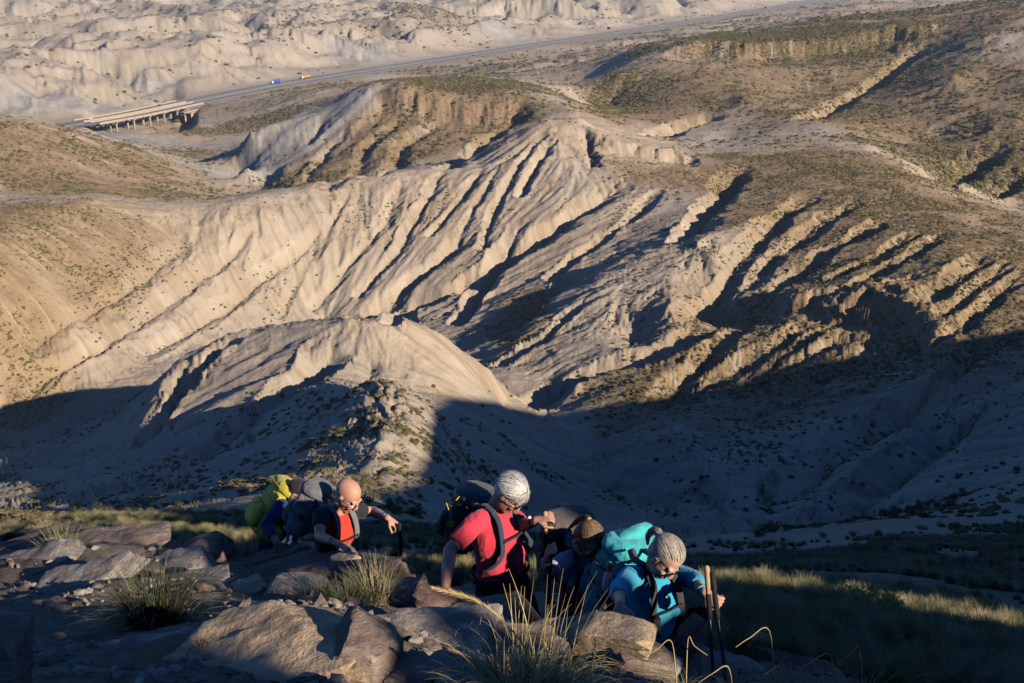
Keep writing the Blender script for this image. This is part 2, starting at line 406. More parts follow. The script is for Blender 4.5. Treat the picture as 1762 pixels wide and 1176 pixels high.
# keep the road corridor level
# ridge added out of view, notched to cast the foreground's shade and sun patches
def shade_rib(prof, T, th1=2.2):
    t = SHX*X+SHY*Y; s_ = -SHY*X+SHX*Y
    pr = np.array(prof); q = np.interp(s_, pr[:,0], pr[:,1])+(fbm(s_*1.3, t*.2, 3, 77.)-.5)*.25
    top = q+T*TEL-np.abs(t-T)*th1
    ok = (s_ > pr[0,0]) & (s_ < pr[-1,0]) & (RAD < 80)
    return np.where(ok & (top > Z), top, Z)
Z = shade_rib([(-12,2.5),(1.5,.3),(1.95,-.4),(2.05,-1.42),(2.45,-1.42),(2.55,-.9),(2.68,-1.65),(3.2,-1.72),(3.3,-1.0),(3.45,-1.1),(3.55,-2.2),(4.0,-2.2),(4.08,-1.3),(4.32,-1.3),(4.45,-2.3),(5.25,-2.3),(5.5,-1.2),(6.5,-1.5),(9.4,-2.8),(9.8,-5.3),(11.0,-5.9),(11.6,-3.1),(20,-5),(30,-8.2),(45,-12.5),(52,-14),(58,-30)], 9.5)
flat = 1-ss(24, 60, ROADD)
PXT = 881.0+FPX*X/np.maximum(Y*CP-Z*SP, 1)        # bearing of a place
gap = ss(140, 165, PXT)*(1-ss(292, 322, PXT))*(RAD > 900)*(Y > 0)
Z = Z*(1-flat)+(RZ-0.6-11*gap)*flat
Z = Z-7*gap*(1-flat)*(1-ss(60, 150, ROADD))
gap2 = ss(238, 256, PXT)*(1-ss(318, 344, PXT))*(side < 0)*ss(27, 38, ROADD)*(1-ss(85, 140, ROADD))*(RAD > 900)*(Y > 0)
Z = np.minimum(Z, Z*(1-gap2)+(RZ-13.5)*gap2)

# ---- the sheet itself
def mesh_from(name, V, F, mats, smooth=False):
    me = bpy.data.meshes.new(name)
    V = np.asarray(V, np.float32).reshape(-1, 3); F = np.asarray(F, np.int32)
    me.vertices.add(len(V)); me.vertices.foreach_set('co', V.ravel())
    me.loops.add(F.size); me.loops.foreach_set('vertex_index', F.ravel())
    me.polygons.add(len(F)); me.polygons.foreach_set('loop_start', np.arange(0, F.size, F.shape[1], dtype=np.int32))
    me.polygons.foreach_set('loop_total', np.full(len(F), F.shape[1], np.int32))
    me.polygons.foreach_set('use_smooth', np.full(len(F), smooth))
    for m in (mats if isinstance(mats, (list, tuple)) else [mats]): me.materials.append(m)
    me.update(calc_edges=True)
    return me
def add_attr(me, name, arr):
    a = me.attributes.new(name, 'FLOAT', 'POINT'); a.data.foreach_set('value', np.asarray(arr, np.float32).ravel())
def obj(name, me, parent=None, label=None, cat=None, group=None, kind=None, loc=None):
    o = bpy.data.objects.new(name, me); COL.objects.link(o)
    if parent is not None: o.parent = parent
    if label: o['label'] = label
    if cat: o['category'] = cat
    if group: o['group'] = group
    if kind: o['kind'] = kind
    if loc is not None: o.location = loc
    return o
# material nodes
def new_mat(name):
    m = bpy.data.materials.new(name); m.use_nodes = True
    nt = m.node_tree; b = nt.nodes['Principled BSDF']
    b.inputs['Roughness'].default_value = 0.9
    b.inputs['Specular IOR Level'].default_value = 0.15
    return m, nt, b
class Nodes:
    def __init__(s, nt): s.nt = nt
    def n(s, t, **kw):
        x = s.nt.nodes.new(t)
        for k, v in kw.items():
            if k in ('operation', 'blend_type', 'data_type', 'attribute_name', 'noise_dimensions', 'feature', 'clamp_factor', 'interpolation_type', 'noise_type'): setattr(x, k, v)
            else: x.inputs[k].default_value = v
        return x
    def l(s, a, b): s.nt.links.new(a, b)
    def noise(s, vec, scale, detail=4, rough=.55, dist=0.):
        x = s.n('ShaderNodeTexNoise', Scale=scale, Detail=detail, Roughness=rough, Distortion=dist); s.l(vec, x.inputs['Vector']); return x.outputs['Fac']
    def ramp(s, f, a, b, lo=0., hi=1.):
        x = s.n('ShaderNodeMapRange', interpolation_type='SMOOTHSTEP'); x.inputs[1].default_value = a; x.inputs[2].default_value = b; x.inputs[3].default_value = lo; x.inputs[4].default_value = hi
        s.l(f, x.inputs[0]); return x.outputs[0]
    def math(s, op, a, b=None):
        x = s.n('ShaderNodeMath', operation=op)
        for i, v in enumerate((a, b)):
            if v is None: continue
            if isinstance(v, (int, float)): x.inputs[i].default_value = v
            else: s.l(v, x.inputs[i])
        return x.outputs[0]
    def mix(s, f, a, b, mode='MIX'):
        x = s.n('ShaderNodeMix', data_type='RGBA', blend_type=mode)
        for i, v in ((0, f), (6, a), (7, b)):
            if isinstance(v, (int, float)): x.inputs[i].default_value = v
            elif isinstance(v, tuple): x.inputs[i].default_value = (*v, 1) if len(v) == 3 else v
            else: s.l(v, x.inputs[i])
        return x.outputs[2]
    def attr(s, name):
        x = s.n('ShaderNodeAttribute', attribute_name=name); return x.outputs['Fac']
    def mapping(s, vec, rot=(0, 0, 0), scale=(1, 1, 1)):
        x = s.n('ShaderNodeMapping'); x.inputs['Rotation'].default_value = rot; x.inputs['Scale'].default_value = scale; s.l(vec, x.inputs['Vector']); return x.outputs[0]
    def bump(s, h, strength, dist):
        x = s.n('ShaderNodeBump', Strength=strength, Distance=dist); s.l(h, x.inputs['Height']); return x.outputs[0]
land_mat, nt, bs = new_mat('land')
k = Nodes(nt)
tc = k.n('ShaderNodeTexCoord'); ob = tc.outputs['Object']
veg, ochre, grey, gul, rock, bed, near = (k.attr(a) for a in ('veg', 'ochre', 'grey', 'gully', 'rock', 'bed', 'near'))
n1 = k.noise(ob, .02, 5, .6); n2 = k.noise(ob, .11, 6, .65); n3 = k.noise(ob, .9, 5, .7); n4 = k.noise(ob, 7., 5, .7)
pale = k.mix(k.ramp(n1, .35, .65), (.44, .345, .25), (.535, .44, .335))
pale = k.mix(k.ramp(n2, .42, .68, 0, .55), pale, (.38, .29, .19))
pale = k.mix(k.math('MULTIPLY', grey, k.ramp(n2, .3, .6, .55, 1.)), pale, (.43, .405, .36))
oc = k.mix(k.ramp(n2, .35, .65), (.26, .175, .095), (.36, .255, .145))
col = k.mix(k.math('MULTIPLY', ochre, k.ramp(n3, .2, .7, .75, 1.)), pale, oc)
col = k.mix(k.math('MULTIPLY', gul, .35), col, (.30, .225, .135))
bedc = k.mix(k.ramp(n2, .35, .65), (.33, .305, .275), (.42, .39, .345))
col = k.mix(bed, col, bedc)
rk = k.mix(k.ramp(n3, .3, .65), (.20, .125, .075), (.36, .24, .15))
col = k.mix(rock, col, rk)
# low scrub too small and far to be single plants
vn = k.noise(ob, .42, 4, .75)
vthr = k.math('SUBTRACT', .78, k.math('MULTIPLY', veg, .40))
vm = k.ramp(k.math('SUBTRACT', vn, vthr), -.03, .06)
vcol = k.mix(k.ramp(n3, .3, .7), (.055, .05, .022), (.15, .125, .05))
col = k.mix(k.math('MULTIPLY', vm, k.ramp(veg, .02, .2)), col, vcol)
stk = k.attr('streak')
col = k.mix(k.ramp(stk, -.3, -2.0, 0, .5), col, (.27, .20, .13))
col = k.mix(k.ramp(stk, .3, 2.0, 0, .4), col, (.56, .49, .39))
nearc = k.mix(k.ramp(n4, .35, .65), (.24, .20, .155), (.46, .39, .31))
nearc = k.mix(k.ramp(n3, .4, .65), nearc, (.33, .26, .19))
col = k.mix(near, col, nearc)
nt.links.new(col, bs.inputs['Base Color'])
hgt = k.math('ADD', k.math('MULTIPLY', n3, .8), k.math('MULTIPLY', k.noise(ob, .3, 8, .75), 1.6))
b1 = k.bump(hgt, .5, 1.0)
x = k.n('ShaderNodeBump', Strength=1., Distance=.10); k.l(k.math('MULTIPLY', k.noise(ob, 9., 8, .75), near), x.inputs['Height']); k.l(b1, x.inputs['Normal'])
nt.links.new(x.outputs[0], bs.inputs['Normal'])
bs.inputs['Roughness'].default_value = 1.0
bs.inputs['Specular IOR Level'].default_value = 0.05
gx, gy = grad(Z); SLOPE = np.hypot(gx, gy)
BN = (fbm(X/30, Y/30, 3, 5.)-.5)*.8
def blob(px, py, rx, ry, soft=.5):
    """a patch on the land centred on a place seen in the photograph, rx across and ry along the view, metres"""
    c = hit(px, py); r = math.hypot(c[0], c[1]); ux, uy = c[0]/r, c[1]/r
    al = (X-c[0])*ux+(Y-c[1])*uy; ac = (X-c[0])*uy-(Y-c[1])*ux
    d = np.sqrt((al/ry)**2+(ac/rx)**2)+BN
    return 1-ss(1-soft, 1+soft*.5, d)
nz = fbm(X/55, Y/55, 4, 11.)
VEG = np.zeros_like(Z); OCH = np.zeros_like(Z); GREY = np.zeros_like(Z); BED = np.zeros_like(Z)
mid = ss(60, 120, RAD)
VEG += .25*mid*ss(.45, .7, nz)
GREY += ss(.45, .65, fbm(X/60, Y/60, 4, 14.))*.3
for a in [(1400,120,120,140),(1250,150,130,120),(1500,200,110,90),(1600,150,90,130),(1700,230,80,110),(1380,300,90,70),(1500,350,80,80),(1650,420,70,90),(1620,500,60,70),(1740,560,50,60),(1100,190,60,70),(760,200,95,60),(680,240,70,60),(560,290,50,60),(150,260,90,60),(60,290,60,60),(250,330,50,50),(60,400,50,60),(20,500,25,50),(1300,560,40,50),(1250,620,40,50),(1450,590,40,40),(300,590,0.1,.1),(900,560,12,40),(1330,650,40,40),(1550,60,150,120)]:
    m = blob(*a); OCH = np.maximum(OCH, m); VEG = np.maximum(VEG, m*(.35+.45*nz))
for a in [(1350,60,160,110,.9),(800,140,110,45,.9),(1450,30,170,120,.85),(1600,280,60,60,.8),(1740,320,60,60,.85),(1480,170,40,40,.6),(330,265,30,60,.7),(420,215,90,40,.85),(740,20,140,260,.7),(640,50,100,160,.55),(900,105,200,90,.5),(1000,95,150,120,.5),(60,300,50,40,.6),(650,690,22,30,.6),(560,300,40,60,.6),(1050,170,40,60,.85),(1120,150,40,60,.8),(250,15,180,180,.4),(1300,430,35,40,.5),(1650,470,50,60,.6)]:
    VEG = np.maximum(VEG, blob(*a[:4])*a[4])
for a in [(380,250,120,26),(480,245,70,20),(130,168,110,26),(40,185,70,26),(260,140,60,14),(620,85,60,60),(860,50,50,60)]:
    BED = np.maximum(BED, blob(*a, .3))
for a in [(480,260,40,50),(560,200,30,40),(600,175,25,25),(240,235,22,16)]:
    GREY = np.maximum(GREY, blob(*a)); OCH *= 1-blob(*a); VEG *= 1-.7*blob(*a)
pl = ss(1050, 1250, RAD)*(1-beyond)
OCH = np.maximum(OCH, pl*.45*ss(.4, .6, nz)); VEG = np.maximum(VEG, pl*.6*ss(.4, .65, fbm(X/70, Y/70, 3, 44.)))
fl = hmask*(1-ss(.12, .4, SLOPE)); VEG = np.maximum(VEG, fl*.55*ss(.35, .6, nz))
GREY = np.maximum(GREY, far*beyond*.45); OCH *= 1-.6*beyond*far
VEG = np.maximum(VEG, .35*ss(.55, .9, G)*mid)
sh = (1-ss(100, 150, RAD))*ss(14, 30, RAD); VEG = np.maximum(VEG, sh*.3)
NEAR = 1-ss(18, 40, RAD)
VEG *= ss(14, 35, ROADD)

idx = np.arange(NR*NT).reshape(NR, NT)
a = idx[:-1]; b = idx[1:]
F = np.stack([a, np.roll(a, -1, 1), np.roll(b, -1, 1), b], -1)[:, :, ::-1].reshape(-1, 4)
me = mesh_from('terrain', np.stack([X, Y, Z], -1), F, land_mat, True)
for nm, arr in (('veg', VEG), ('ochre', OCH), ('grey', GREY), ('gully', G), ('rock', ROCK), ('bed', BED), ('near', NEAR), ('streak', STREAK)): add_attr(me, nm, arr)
terrain = obj('terrain', me, kind='structure')
print('sheet', time.time()-T0)

# ---------------------------------------------------------------- scrub: real low bushes, too many to count
def leaf_mat(name, c1, c2, scale=3., rough=.85):
    m, nt, b = new_mat(name); k = Nodes(nt)
    tc = k.n('ShaderNodeTexCoord'); oi = k.n('ShaderNodeObjectInfo')
    n = k.noise(tc.outputs['Object'], scale, 3, .6)
    c = k.mix(k.ramp(n, .3, .7), c1, c2)
    c = k.mix(k.math('MULTIPLY', oi.outputs['Random'], .45), c, tuple(min(1, v*1.9) for v in c2))
    nt.links.new(c, b.inputs['Base Color']); b.inputs['Roughness'].default_value = rough
    return m
SCRUB = [leaf_mat('scrub_olive', (.06, .055, .026), (.13, .11, .05)), leaf_mat('scrub_ochre', (.07, .055, .025), (.17, .135, .055)), leaf_mat('scrub_dark', (.02, .022, .012), (.05, .052, .022))]
rng = np.random.default_rng(5)
def scatter_pts(n, dens, rmin, rmax):
    """random places on the sheet, weighted by density per square metre"""
    i0, i1 = np.searchsorted(RR, rmin), np.searchsorted(RR, rmax)
    d = dens[i0:i1-1, 0:NF-1].copy()
    area = np.gradient(RR)[i0:i1-1, None]*RR[i0:i1-1, None]*(TH[1]-TH[0])
    # only where the place can be seen from about here
    p = (d*area).ravel(); p = p/p.sum()
    c = rng.choice(p.size, n, p=p); ii = c//(NF-1)+i0; jj = c % (NF-1)
    u = rng.random(n); v = rng.random(n)
    f = lambda Q: (Q[ii, jj]*(1-u)+Q[ii+1, jj]*u)*(1-v)+(Q[ii, jj+1]*(1-u)+Q[ii+1, jj+1]*u)*v
    return np.stack([f(X), f(Y), f(Z)], -1)
# which parts of the sheet face the camera and are not hidden
los = np.maximum.accumulate(Z/RAD, axis=0)
VIS = ((Z+1.5)/RAD >= los-0.004).astype(float)
def scrub(name, label, pts, smin, smax, mat, seed, sizes=None):
    me = bpy.data.meshes.new(name); me.vertices.add(len(pts)); me.vertices.foreach_set('co', np.asarray(pts, np.float32).ravel())
    sz = smin+(smax-smin)*rng.random(len(pts))**2.2 if sizes is None else sizes
    add_attr(me, 'size', sz)
    o = obj(name, me, label=label, cat='scrub', kind='stuff')
    ng = bpy.data.node_groups.new(name, 'GeometryNodeTree')
    ng.interface.new_socket('Geometry', in_out='INPUT', socket_type='NodeSocketGeometry')
    ng.interface.new_socket('Geometry', in_out='OUTPUT', socket_type='NodeSocketGeometry')
    N = ng.nodes; L = ng.links
    gi = N.new('NodeGroupInput'); go = N.new('NodeGroupOutput')
    ico = N.new('GeometryNodeMeshIcoSphere'); ico.inputs['Radius'].default_value = .5; ico.inputs['Subdivisions'].default_value = 3
    nz_ = N.new('ShaderNodeTexNoise'); nz_.inputs['Scale'].default_value = 3.2; nz_.inputs['Detail'].default_value = 2; nz_.noise_dimensions = '4D'; nz_.inputs['W'].default_value = seed
    sub = N.new('ShaderNodeVectorMath'); sub.operation = 'SUBTRACT'; sub.inputs[1].default_value = (.5, .5, .42)
    mul = N.new('ShaderNodeVectorMath'); mul.operation = 'MULTIPLY'; mul.inputs[1].default_value = (1.3, 1.3, .9)
    L.new(nz_.outputs['Color'], sub.inputs[0]); L.new(sub.outputs[0], mul.inputs[0])
    sp = N.new('GeometryNodeSetPosition'); L.new(ico.outputs['Mesh'], sp.inputs['Geometry']); L.new(mul.outputs[0], sp.inputs['Offset'])
    sm = N.new('GeometryNodeSetMaterial'); sm.inputs['Material'].default_value = mat; L.new(sp.outputs[0], sm.inputs['Geometry'])
    at = N.new('GeometryNodeInputNamedAttribute'); at.inputs['Name'].default_value = 'size'
    rv = N.new('FunctionNodeRandomValue'); rv.data_type = 'FLOAT_VECTOR'; rv.inputs[1].default_value = (.25, .25, 6.28)
    cx = N.new('ShaderNodeCombineXYZ'); cx.inputs['Z'].default_value = 1
    sc = N.new('ShaderNodeVectorMath'); sc.operation = 'MULTIPLY'; sc.inputs[1].default_value = (1.15, 1.0, .72); L.new(at.outputs[0], sc.inputs[0])
    ip = N.new('GeometryNodeInstanceOnPoints')
    L.new(gi.outputs[0], ip.inputs['Points']); L.new(sm.outputs[0], ip.inputs['Instance']); L.new(rv.outputs[0], ip.inputs['Rotation']); L.new(sc.outputs[0], ip.inputs['Scale'])
    L.new(ip.outputs[0], go.inputs[0])
    md = o.modifiers.new('scatter', 'NODES'); md.node_group = ng
    return o
lump = fbm(X/14, Y/14, 3, 51.)
cl2 = fbm(X/3.5, Y/3.5, 2, 52.)
dn = (VEG**1.3*ss(.42, .62, lump)*1.3+.004+.35*VEG*ss(.5, .7, cl2))*VIS*ss(14, 40, ROADD)*(1-BED)*(1-.6*ROCK)
scrub('hillside_scrub', 'dark olive scrub dotted over the badland hillsides', scatter_pts(20000, dn, 110, 640), .25, 1.2, SCRUB[0], 1.)
scrub('ridge_scrub', 'ochre dry scrub scattered over the ridges and slopes', scatter_pts(14000, dn, 110, 640), .3, 1.0, SCRUB[1], 2.)
scrub('mesa_scrub', 'dark green scrub covering the far mesas and valley plain', scatter_pts(26000, dn, 620, 1300), .8, 2.6, SCRUB[0], 3.)
scrub('plain_scrub', 'scattered grey green scrub on the plain and hills by the road', scatter_pts(12000, dn, 1200, 3300), 1.5, 5.0, SCRUB[0], 4.)
print('scrub', time.time()-T0)

# ---------------------------------------------------------------- shapes
class MB:
    """collects simple shapes as one mesh"""
    def __init__(s): s.v = []; s.f = []
    def add(s, V, F):
        o = len(s.v); s.v += [tuple(v) for v in V]; s.f += [tuple(i+o for i in f) for f in F]; return s
    def box(s, c, size, rz=0., M=None, taper=(1, 1)):
        hx, hy, hz = (q/2 for q in size)
        V = [Vector((x*(taper[0] if z > 0 else 1), y*(taper[1] if z > 0 else 1), z)) for z in (-hz, hz) for (x, y) in ((-hx, -hy), (hx, -hy), (hx, hy), (-hx, hy))]
        Mx = Matrix.Rotation(rz, 3, 'Z') if M is None else M
        c = Vector(c)
        return s.add([Mx@v+c for v in V], [(3, 2, 1, 0), (4, 5, 6, 7), (0, 1, 5, 4), (1, 2, 6, 5), (2, 3, 7, 6), (3, 0, 4, 7)])
    def tube(s, pts, rad, n=8, caps=True, flat=None):
        pts = [Vector(p) for p in pts]
        if not isinstance(rad, (list, tuple)): rad = [rad]*len(pts)
        if caps:                                # rounded ends
            d0 = (pts[0]-pts[1]).normalized(); d1 = (pts[-1]-pts[-2]).normalized()
            pts = [pts[0]+d0*rad[0]*.95, pts[0]+d0*rad[0]*.7]+pts+[pts[-1]+d1*rad[-1]*.7, pts[-1]+d1*rad[-1]*.95]
            rad = [rad[0]*.25, rad[0]*.72]+list(rad)+[rad[-1]*.72, rad[-1]*.25]
        T = [(pts[min(i+1, len(pts)-1)]-pts[max(i-1, 0)]).normalized() for i in range(len(pts))]
        a = T[0].orthogonal().normalized() if flat is None else (Vector(flat)-Vector(flat).dot(T[0])*T[0]).normalized()
        V = []; F = []
        for i, p in enumerate(pts):
            a = (a-a.dot(T[i])*T[i]).normalized(); b = T[i].cross(a)
            r = rad[i]; ra, rb = r if isinstance(r, (list, tuple)) else (r, r)
            for k in range(n):
                q = 2*math.pi*k/n; V.append(p+a*math.cos(q)*ra+b*math.sin(q)*rb)
        for i in range(len(pts)-1):
            for k in range(n): F.append((i*n+k, i*n+(k+1) % n, (i+1)*n+(k+1) % n, (i+1)*n+k))
        F.append(tuple(range(n-1, -1, -1))); F.append(tuple(range((len(pts)-1)*n, len(pts)*n)))
        return s.add(V, F)
    def ball(s, c, ax, n=14, m=9):
        """ellipsoid; ax = three axis vectors or three radii"""
        c = Vector(c); A = [Vector(v) for v in ax] if hasattr(ax[0], '__len__') else [Vector((ax[0], 0, 0)), Vector((0, ax[1], 0)), Vector((0, 0, ax[2]))]
        V = [c-A[2]]; F = []
        for j in range(1, m):
            ph = -math.pi/2+math.pi*j/m
            for k in range(n):
                q = 2*math.pi*k/n; V.append(c+A[0]*math.cos(ph)*math.cos(q)+A[1]*math.cos(ph)*math.sin(q)+A[2]*math.sin(ph))
        V.append(c+A[2]); L = len(V)-1
        for k in range(n): F.append((0, 1+(k+1) % n, 1+k)); F.append((L, L-n+k, L-n+(k+1) % n))
        for j in range(m-2):
            for k in range(n): a = 1+j*n; F.append((a+k, a+(k+1) % n, a+n+(k+1) % n, a+n+k))
        return s.add(V, F)
    def mesh(s, name, mats, smooth=False, org=None):
        me = bpy.data.meshes.new(name)
        V = s.v if org is None else [(v[0]-org[0], v[1]-org[1], v[2]-org[2]) for v in s.v]
        me.from_pydata(V, [], s.f)
        for m in (mats if isinstance(mats, (list, tuple)) else [mats]): me.materials.append(m)
        if smooth: me.polygons.foreach_set('use_smooth', [True]*len(me.polygons))
        me.update(); return me
def plain(name, c, rough=.6, spec=.3, metal=0., var=.12, scale=8., bump=0., bscale=40.):
    m, nt, b = new_mat(name); k = Nodes(nt); tc = k.n('ShaderNodeTexCoord')
    n = k.noise(tc.outputs['Object'], scale, 4, .6)
    nt.links.new(k.mix(k.ramp(n, .25, .75), tuple(v*(1-var) for v in c), tuple(min(1, v*(1+var)) for v in c)), b.inputs['Base Color'])
    b.inputs['Roughness'].default_value = rough; b.inputs['Specular IOR Level'].default_value = spec; b.inputs['Metallic'].default_value = metal
    if bump: nt.links.new(k.bump(k.noise(tc.outputs['Object'], bscale, 3, .6), bump, .01), b.inputs['Normal'])
    return m
def empty(name, loc, label=None, cat=None, group=None, rz=0., kind=None):
    o = obj(name, None, None, label, cat, group, kind, loc); o.rotation_euler = (0, 0, rz); return o

# ---------------------------------------------------------------- motorway
def catmull(P_, n):
    out = []
    for i in range(len(P_)-1):
        p0, p1, p2, p3 = P_[max(i-1, 0)], P_[i], P_[i+1], P_[min(i+2, len(P_)-1)]
        for j in range(n):
            t = j/n; out.append(tuple(.5*((2*p1[q])+(-p0[q]+p2[q])*t+(2*p0[q]-5*p1[q]+4*p2[q]-p3[q])*t*t+(-p0[q]+3*p1[q]-3*p2[q]+p3[q])*t**3) for q in range(2)))
    out.append(tuple(P_[-1][:2])); return out
path = [Vector((x, y, 0)) for x, y in catmull([tuple(p) for p in rw], 14)]
cum = [0.]
for a, b in zip(path[:-1], path[1:]): cum.append(cum[-1]+(b-a).length)
def at_s(s):
    i = int(np.clip(np.searchsorted(cum, s)-1, 0, len(path)-2)); t = (s-cum[i])/(cum[i+1]-cum[i])
    d = (path[i+1]-path[i]).normalized(); return path[i].lerp(path[i+1], t), d, Vector((-d.y, d.x, 0))
def s_of(px):
    """distance along the road of the place with this bearing"""
    best = min(range(len(path)), key=lambda i: abs(881+FPX*path[i].x/(path[i].y*CP-RZ*SP)-px)); return cum[best]
def ribbon(s0, s1, off0, off1, z, step=14.):
    V = []; F = []; n = max(2, int((s1-s0)/step))
    for i in range(n+1):
        p, d, nn = at_s(s0+(s1-s0)*i/n)
        V += [tuple(p+nn*off0+Vector((0, 0, z))), tuple(p+nn*off1+Vector((0, 0, z)))]
    F = [(2*i, 2*i+2, 2*i+3, 2*i+1) for i in range(n)]
    F = [f[::-1] for f in F]
    return V, F
S0, S1 = 0., cum[-1]
asphalt = plain('asphalt', (.20, .20, .215), .9, .2, 0, .12, .08)
verge_m = plain('verge_gravel', (.42, .35, .265), 1., .1, 0, .2, .06)
paint_m = plain('road_paint', (.72, .72, .70), .7, .2)
concrete = plain('pale_concrete', (.42, .34, .25), .9, .2, 0, .1, .2)
concrete_d = plain('bridge_concrete', (.38, .33, .27), .9, .2, 0, .12, .3)
stone_m = plain('warm_masonry', (.46, .33, .21), .95, .15, 0, .18, .5)
guard_m = plain('galvanised_steel', (.42, .43, .44), .5, .4, .6)
def tagk(o, kind): o['kind'] = kind; return o
bA, bB = s_of(148), s_of(324)                    # the bridge stands between these
verge = obj('road_verge', MB().add(*ribbon(bB, S1, -25, 24, RZ+.02)).mesh('road_verge', verge_m), kind='structure')
for nm, o0, o1 in (('carriageway', 5.6, 18.2), ('carriageway', -17.8, -5.2)):
    r = obj(nm, MB().add(*ribbon(S0, S1, o0, o1, RZ+.12)).mesh(nm, asphalt), kind='structure')
    mb = MB()
    for e in (o0+.7, o1-.7): mb.add(*ribbon(S0, S1, e-.12, e+.12, RZ+.125))
    s_ = S0; mid_ = (o0+o1)/2
    while s_ < min(S1, 2400): mb.add(*ribbon(s_, s_+5, mid_-.1, mid_+.1, RZ+.125, 5)); s_ += 17
    obj('lane_marking', mb.mesh('lane_marking', paint_m), r, kind='stuff')
fr = obj('service_road', MB().add(*ribbon(bB-60, s_of(700), -38, -31, RZ-.45)).mesh('service_road', plain('service_track', (.33, .31, .29), .95, .1)), kind='structure')
for off in (5.4, -5.0, 18.6, -18.0):
    mb = MB(); 
    for i in range(int((S1-bB)/22)):
        p, d, nn = at_s(bB+i*22.); q, _d, n2 = at_s(bB+i*22.+22)
        a = p+nn*off+Vector((0, 0, RZ+.72)); b = q+n2*off+Vector((0, 0, RZ+.72))
        mb.tube([a, b], (.16, .16), 4, False); mb.box(a-Vector((0, 0, .36)), (.15, .15, .8))
    g = obj('guard_rail', mb.mesh('guard_rail', guard_m), None, {5.4: 'steel guard rail on the median side of the far carriageway', -5.0: 'steel guard rail on the median side of the near carriageway', 18.6: 'steel guard rail along the outer edge of the far carriageway', -18.0: 'steel guard rail along the outer edge of the near carriageway'}[off], 'guard rail', 'motorway guard rails')
# the road bridge
bm = (bA+bB)/2; bp, bd, bn = at_s(bm)
for nm, o0, o1, lab in (('road_bridge', -18.6, -4.4, 'pale concrete motorway bridge, nearer of the two decks over the riverbed'), ('road_bridge', 4.8, 19.2, 'pale concrete motorway bridge, farther deck behind the near one')):
    org = at_s(bm)[0]+Vector((0, 0, RZ-12)); br = empty(nm, org, lab, 'bridge', 'twin motorway bridge decks')
    def part(n, mb, m): return obj(n, mb.mesh(n, m, False, org), br)
    mb = MB(); n = 14
    for i in range(n):
        a = at_s(bA+(bB-bA)*i/n)[0]; b = at_s(bA+(bB-bA)*(i+1)/n)[0]; d = (b-a).normalized(); nn = Vector((-d.y, d.x, 0)); c = (a+b)/2+nn*(o0+o1)/2
        mb.box(c+Vector((0, 0, RZ-.45)), ((b-a).length+.05, o1-o0, .9), math.atan2(d.y, d.x))
    part('deck', mb, concrete_d)
    for e in (o0+.15, o1-.15):
        mb = MB()
        for i in range(n):
            a = at_s(bA+(bB-bA)*i/n)[0]; b = at_s(bA+(bB-bA)*(i+1)/n)[0]; d = (b-a).normalized(); nn = Vector((-d.y, d.x, 0))
            mb.box((a+b)/2+nn*e+Vector((0, 0, RZ+.25)), ((b-a).length+.05, .45, 2.3), math.atan2(d.y, d.x))
        part('parapet', mb, concrete)
    for i in range(1, 7):
        p, d, nn = at_s(bA+(bB-bA)*i/7); rz = math.atan2(d.y, d.x)
        pm = part('pier', MB().box(p+nn*(o0+2.6)+Vector((0, 0, RZ-7)), (1.5, 1.5, 12), rz).box(p+nn*(o1-2.6)+Vector((0, 0, RZ-7)), (1.5, 1.5, 12), rz).box(p+nn*(o0+o1)/2+Vector((0, 0, RZ-1.5)), (1.7, o1-o0-.6, 1.2), rz), concrete)
# old arched bridge on the near side
sA, sB = s_of(262), s_of(345); op, od, on = at_s((sA+sB)/2); org = op+on*-46+Vector((0, 0, RZ-13))
ab = empty('arched_bridge', org, 'old warm masonry bridge with round arches below the motorway', 'bridge')
rz = math.atan2(od.y, od.x); L = (sB-sA)
Mz = Matrix.Rotation(rz, 3, 'Z')
def wall_with_arches(L, H, arches, depth):
    """a wall along x with round openings; arches = (centre, radius)"""
    V = []; F = []; xs_ = [-L/2]
    cols = []
    x = -L/2
    for c, r in arches:
        cols += [(x, 0.)]; k = 12
        cols += [(c-r, 0.)]
        cols += [(c+r*math.cos(math.pi*(1-i/k)), 3.0+r*math.sin(math.pi*(1-i/k))) for i in range(k+1)]
        cols += [(c+r, 0.)]; x = c+r
    cols += [(L/2, 0.)]
    for y in (-depth/2, depth/2):
        for (cx, cz) in cols: V += [(cx, y, cz), (cx, y, H)]
    n = len(cols)
    for i in range(n-1):
        a = 2*i; b = 2*n+2*i
        F += [(a, a+2, a+3, a+1), (b, b+1, b+3, b+2), (a+1, a+3, b+3, b+1), (a, b, b+2, a+2)]
    return V, F
V, F = wall_with_arches(L, 12.5, [(-L*.30, 6.0), (-L*.30+16, 6.0), (-L*.30+32, 6.0)], 8.)
obj('arched_wall', MB().add([Mz@Vector(v) for v in V], F).mesh('arched_wall', stone_m), ab)
for e in (-4.2, 4.2): obj('parapet', MB().box(Mz@Vector((0, e, 13.0)), (L, .6, 1.4), rz).mesh('parapet', concrete), ab)
for c in (-L*.30-8, -L*.30+8, -L*.30+24): obj('buttress', MB().box(Mz@Vector((c, -4.4, 5.5)), (2.2, 1.6, 11), rz, None, (.8, .6)).mesh('buttress', stone_m), ab)

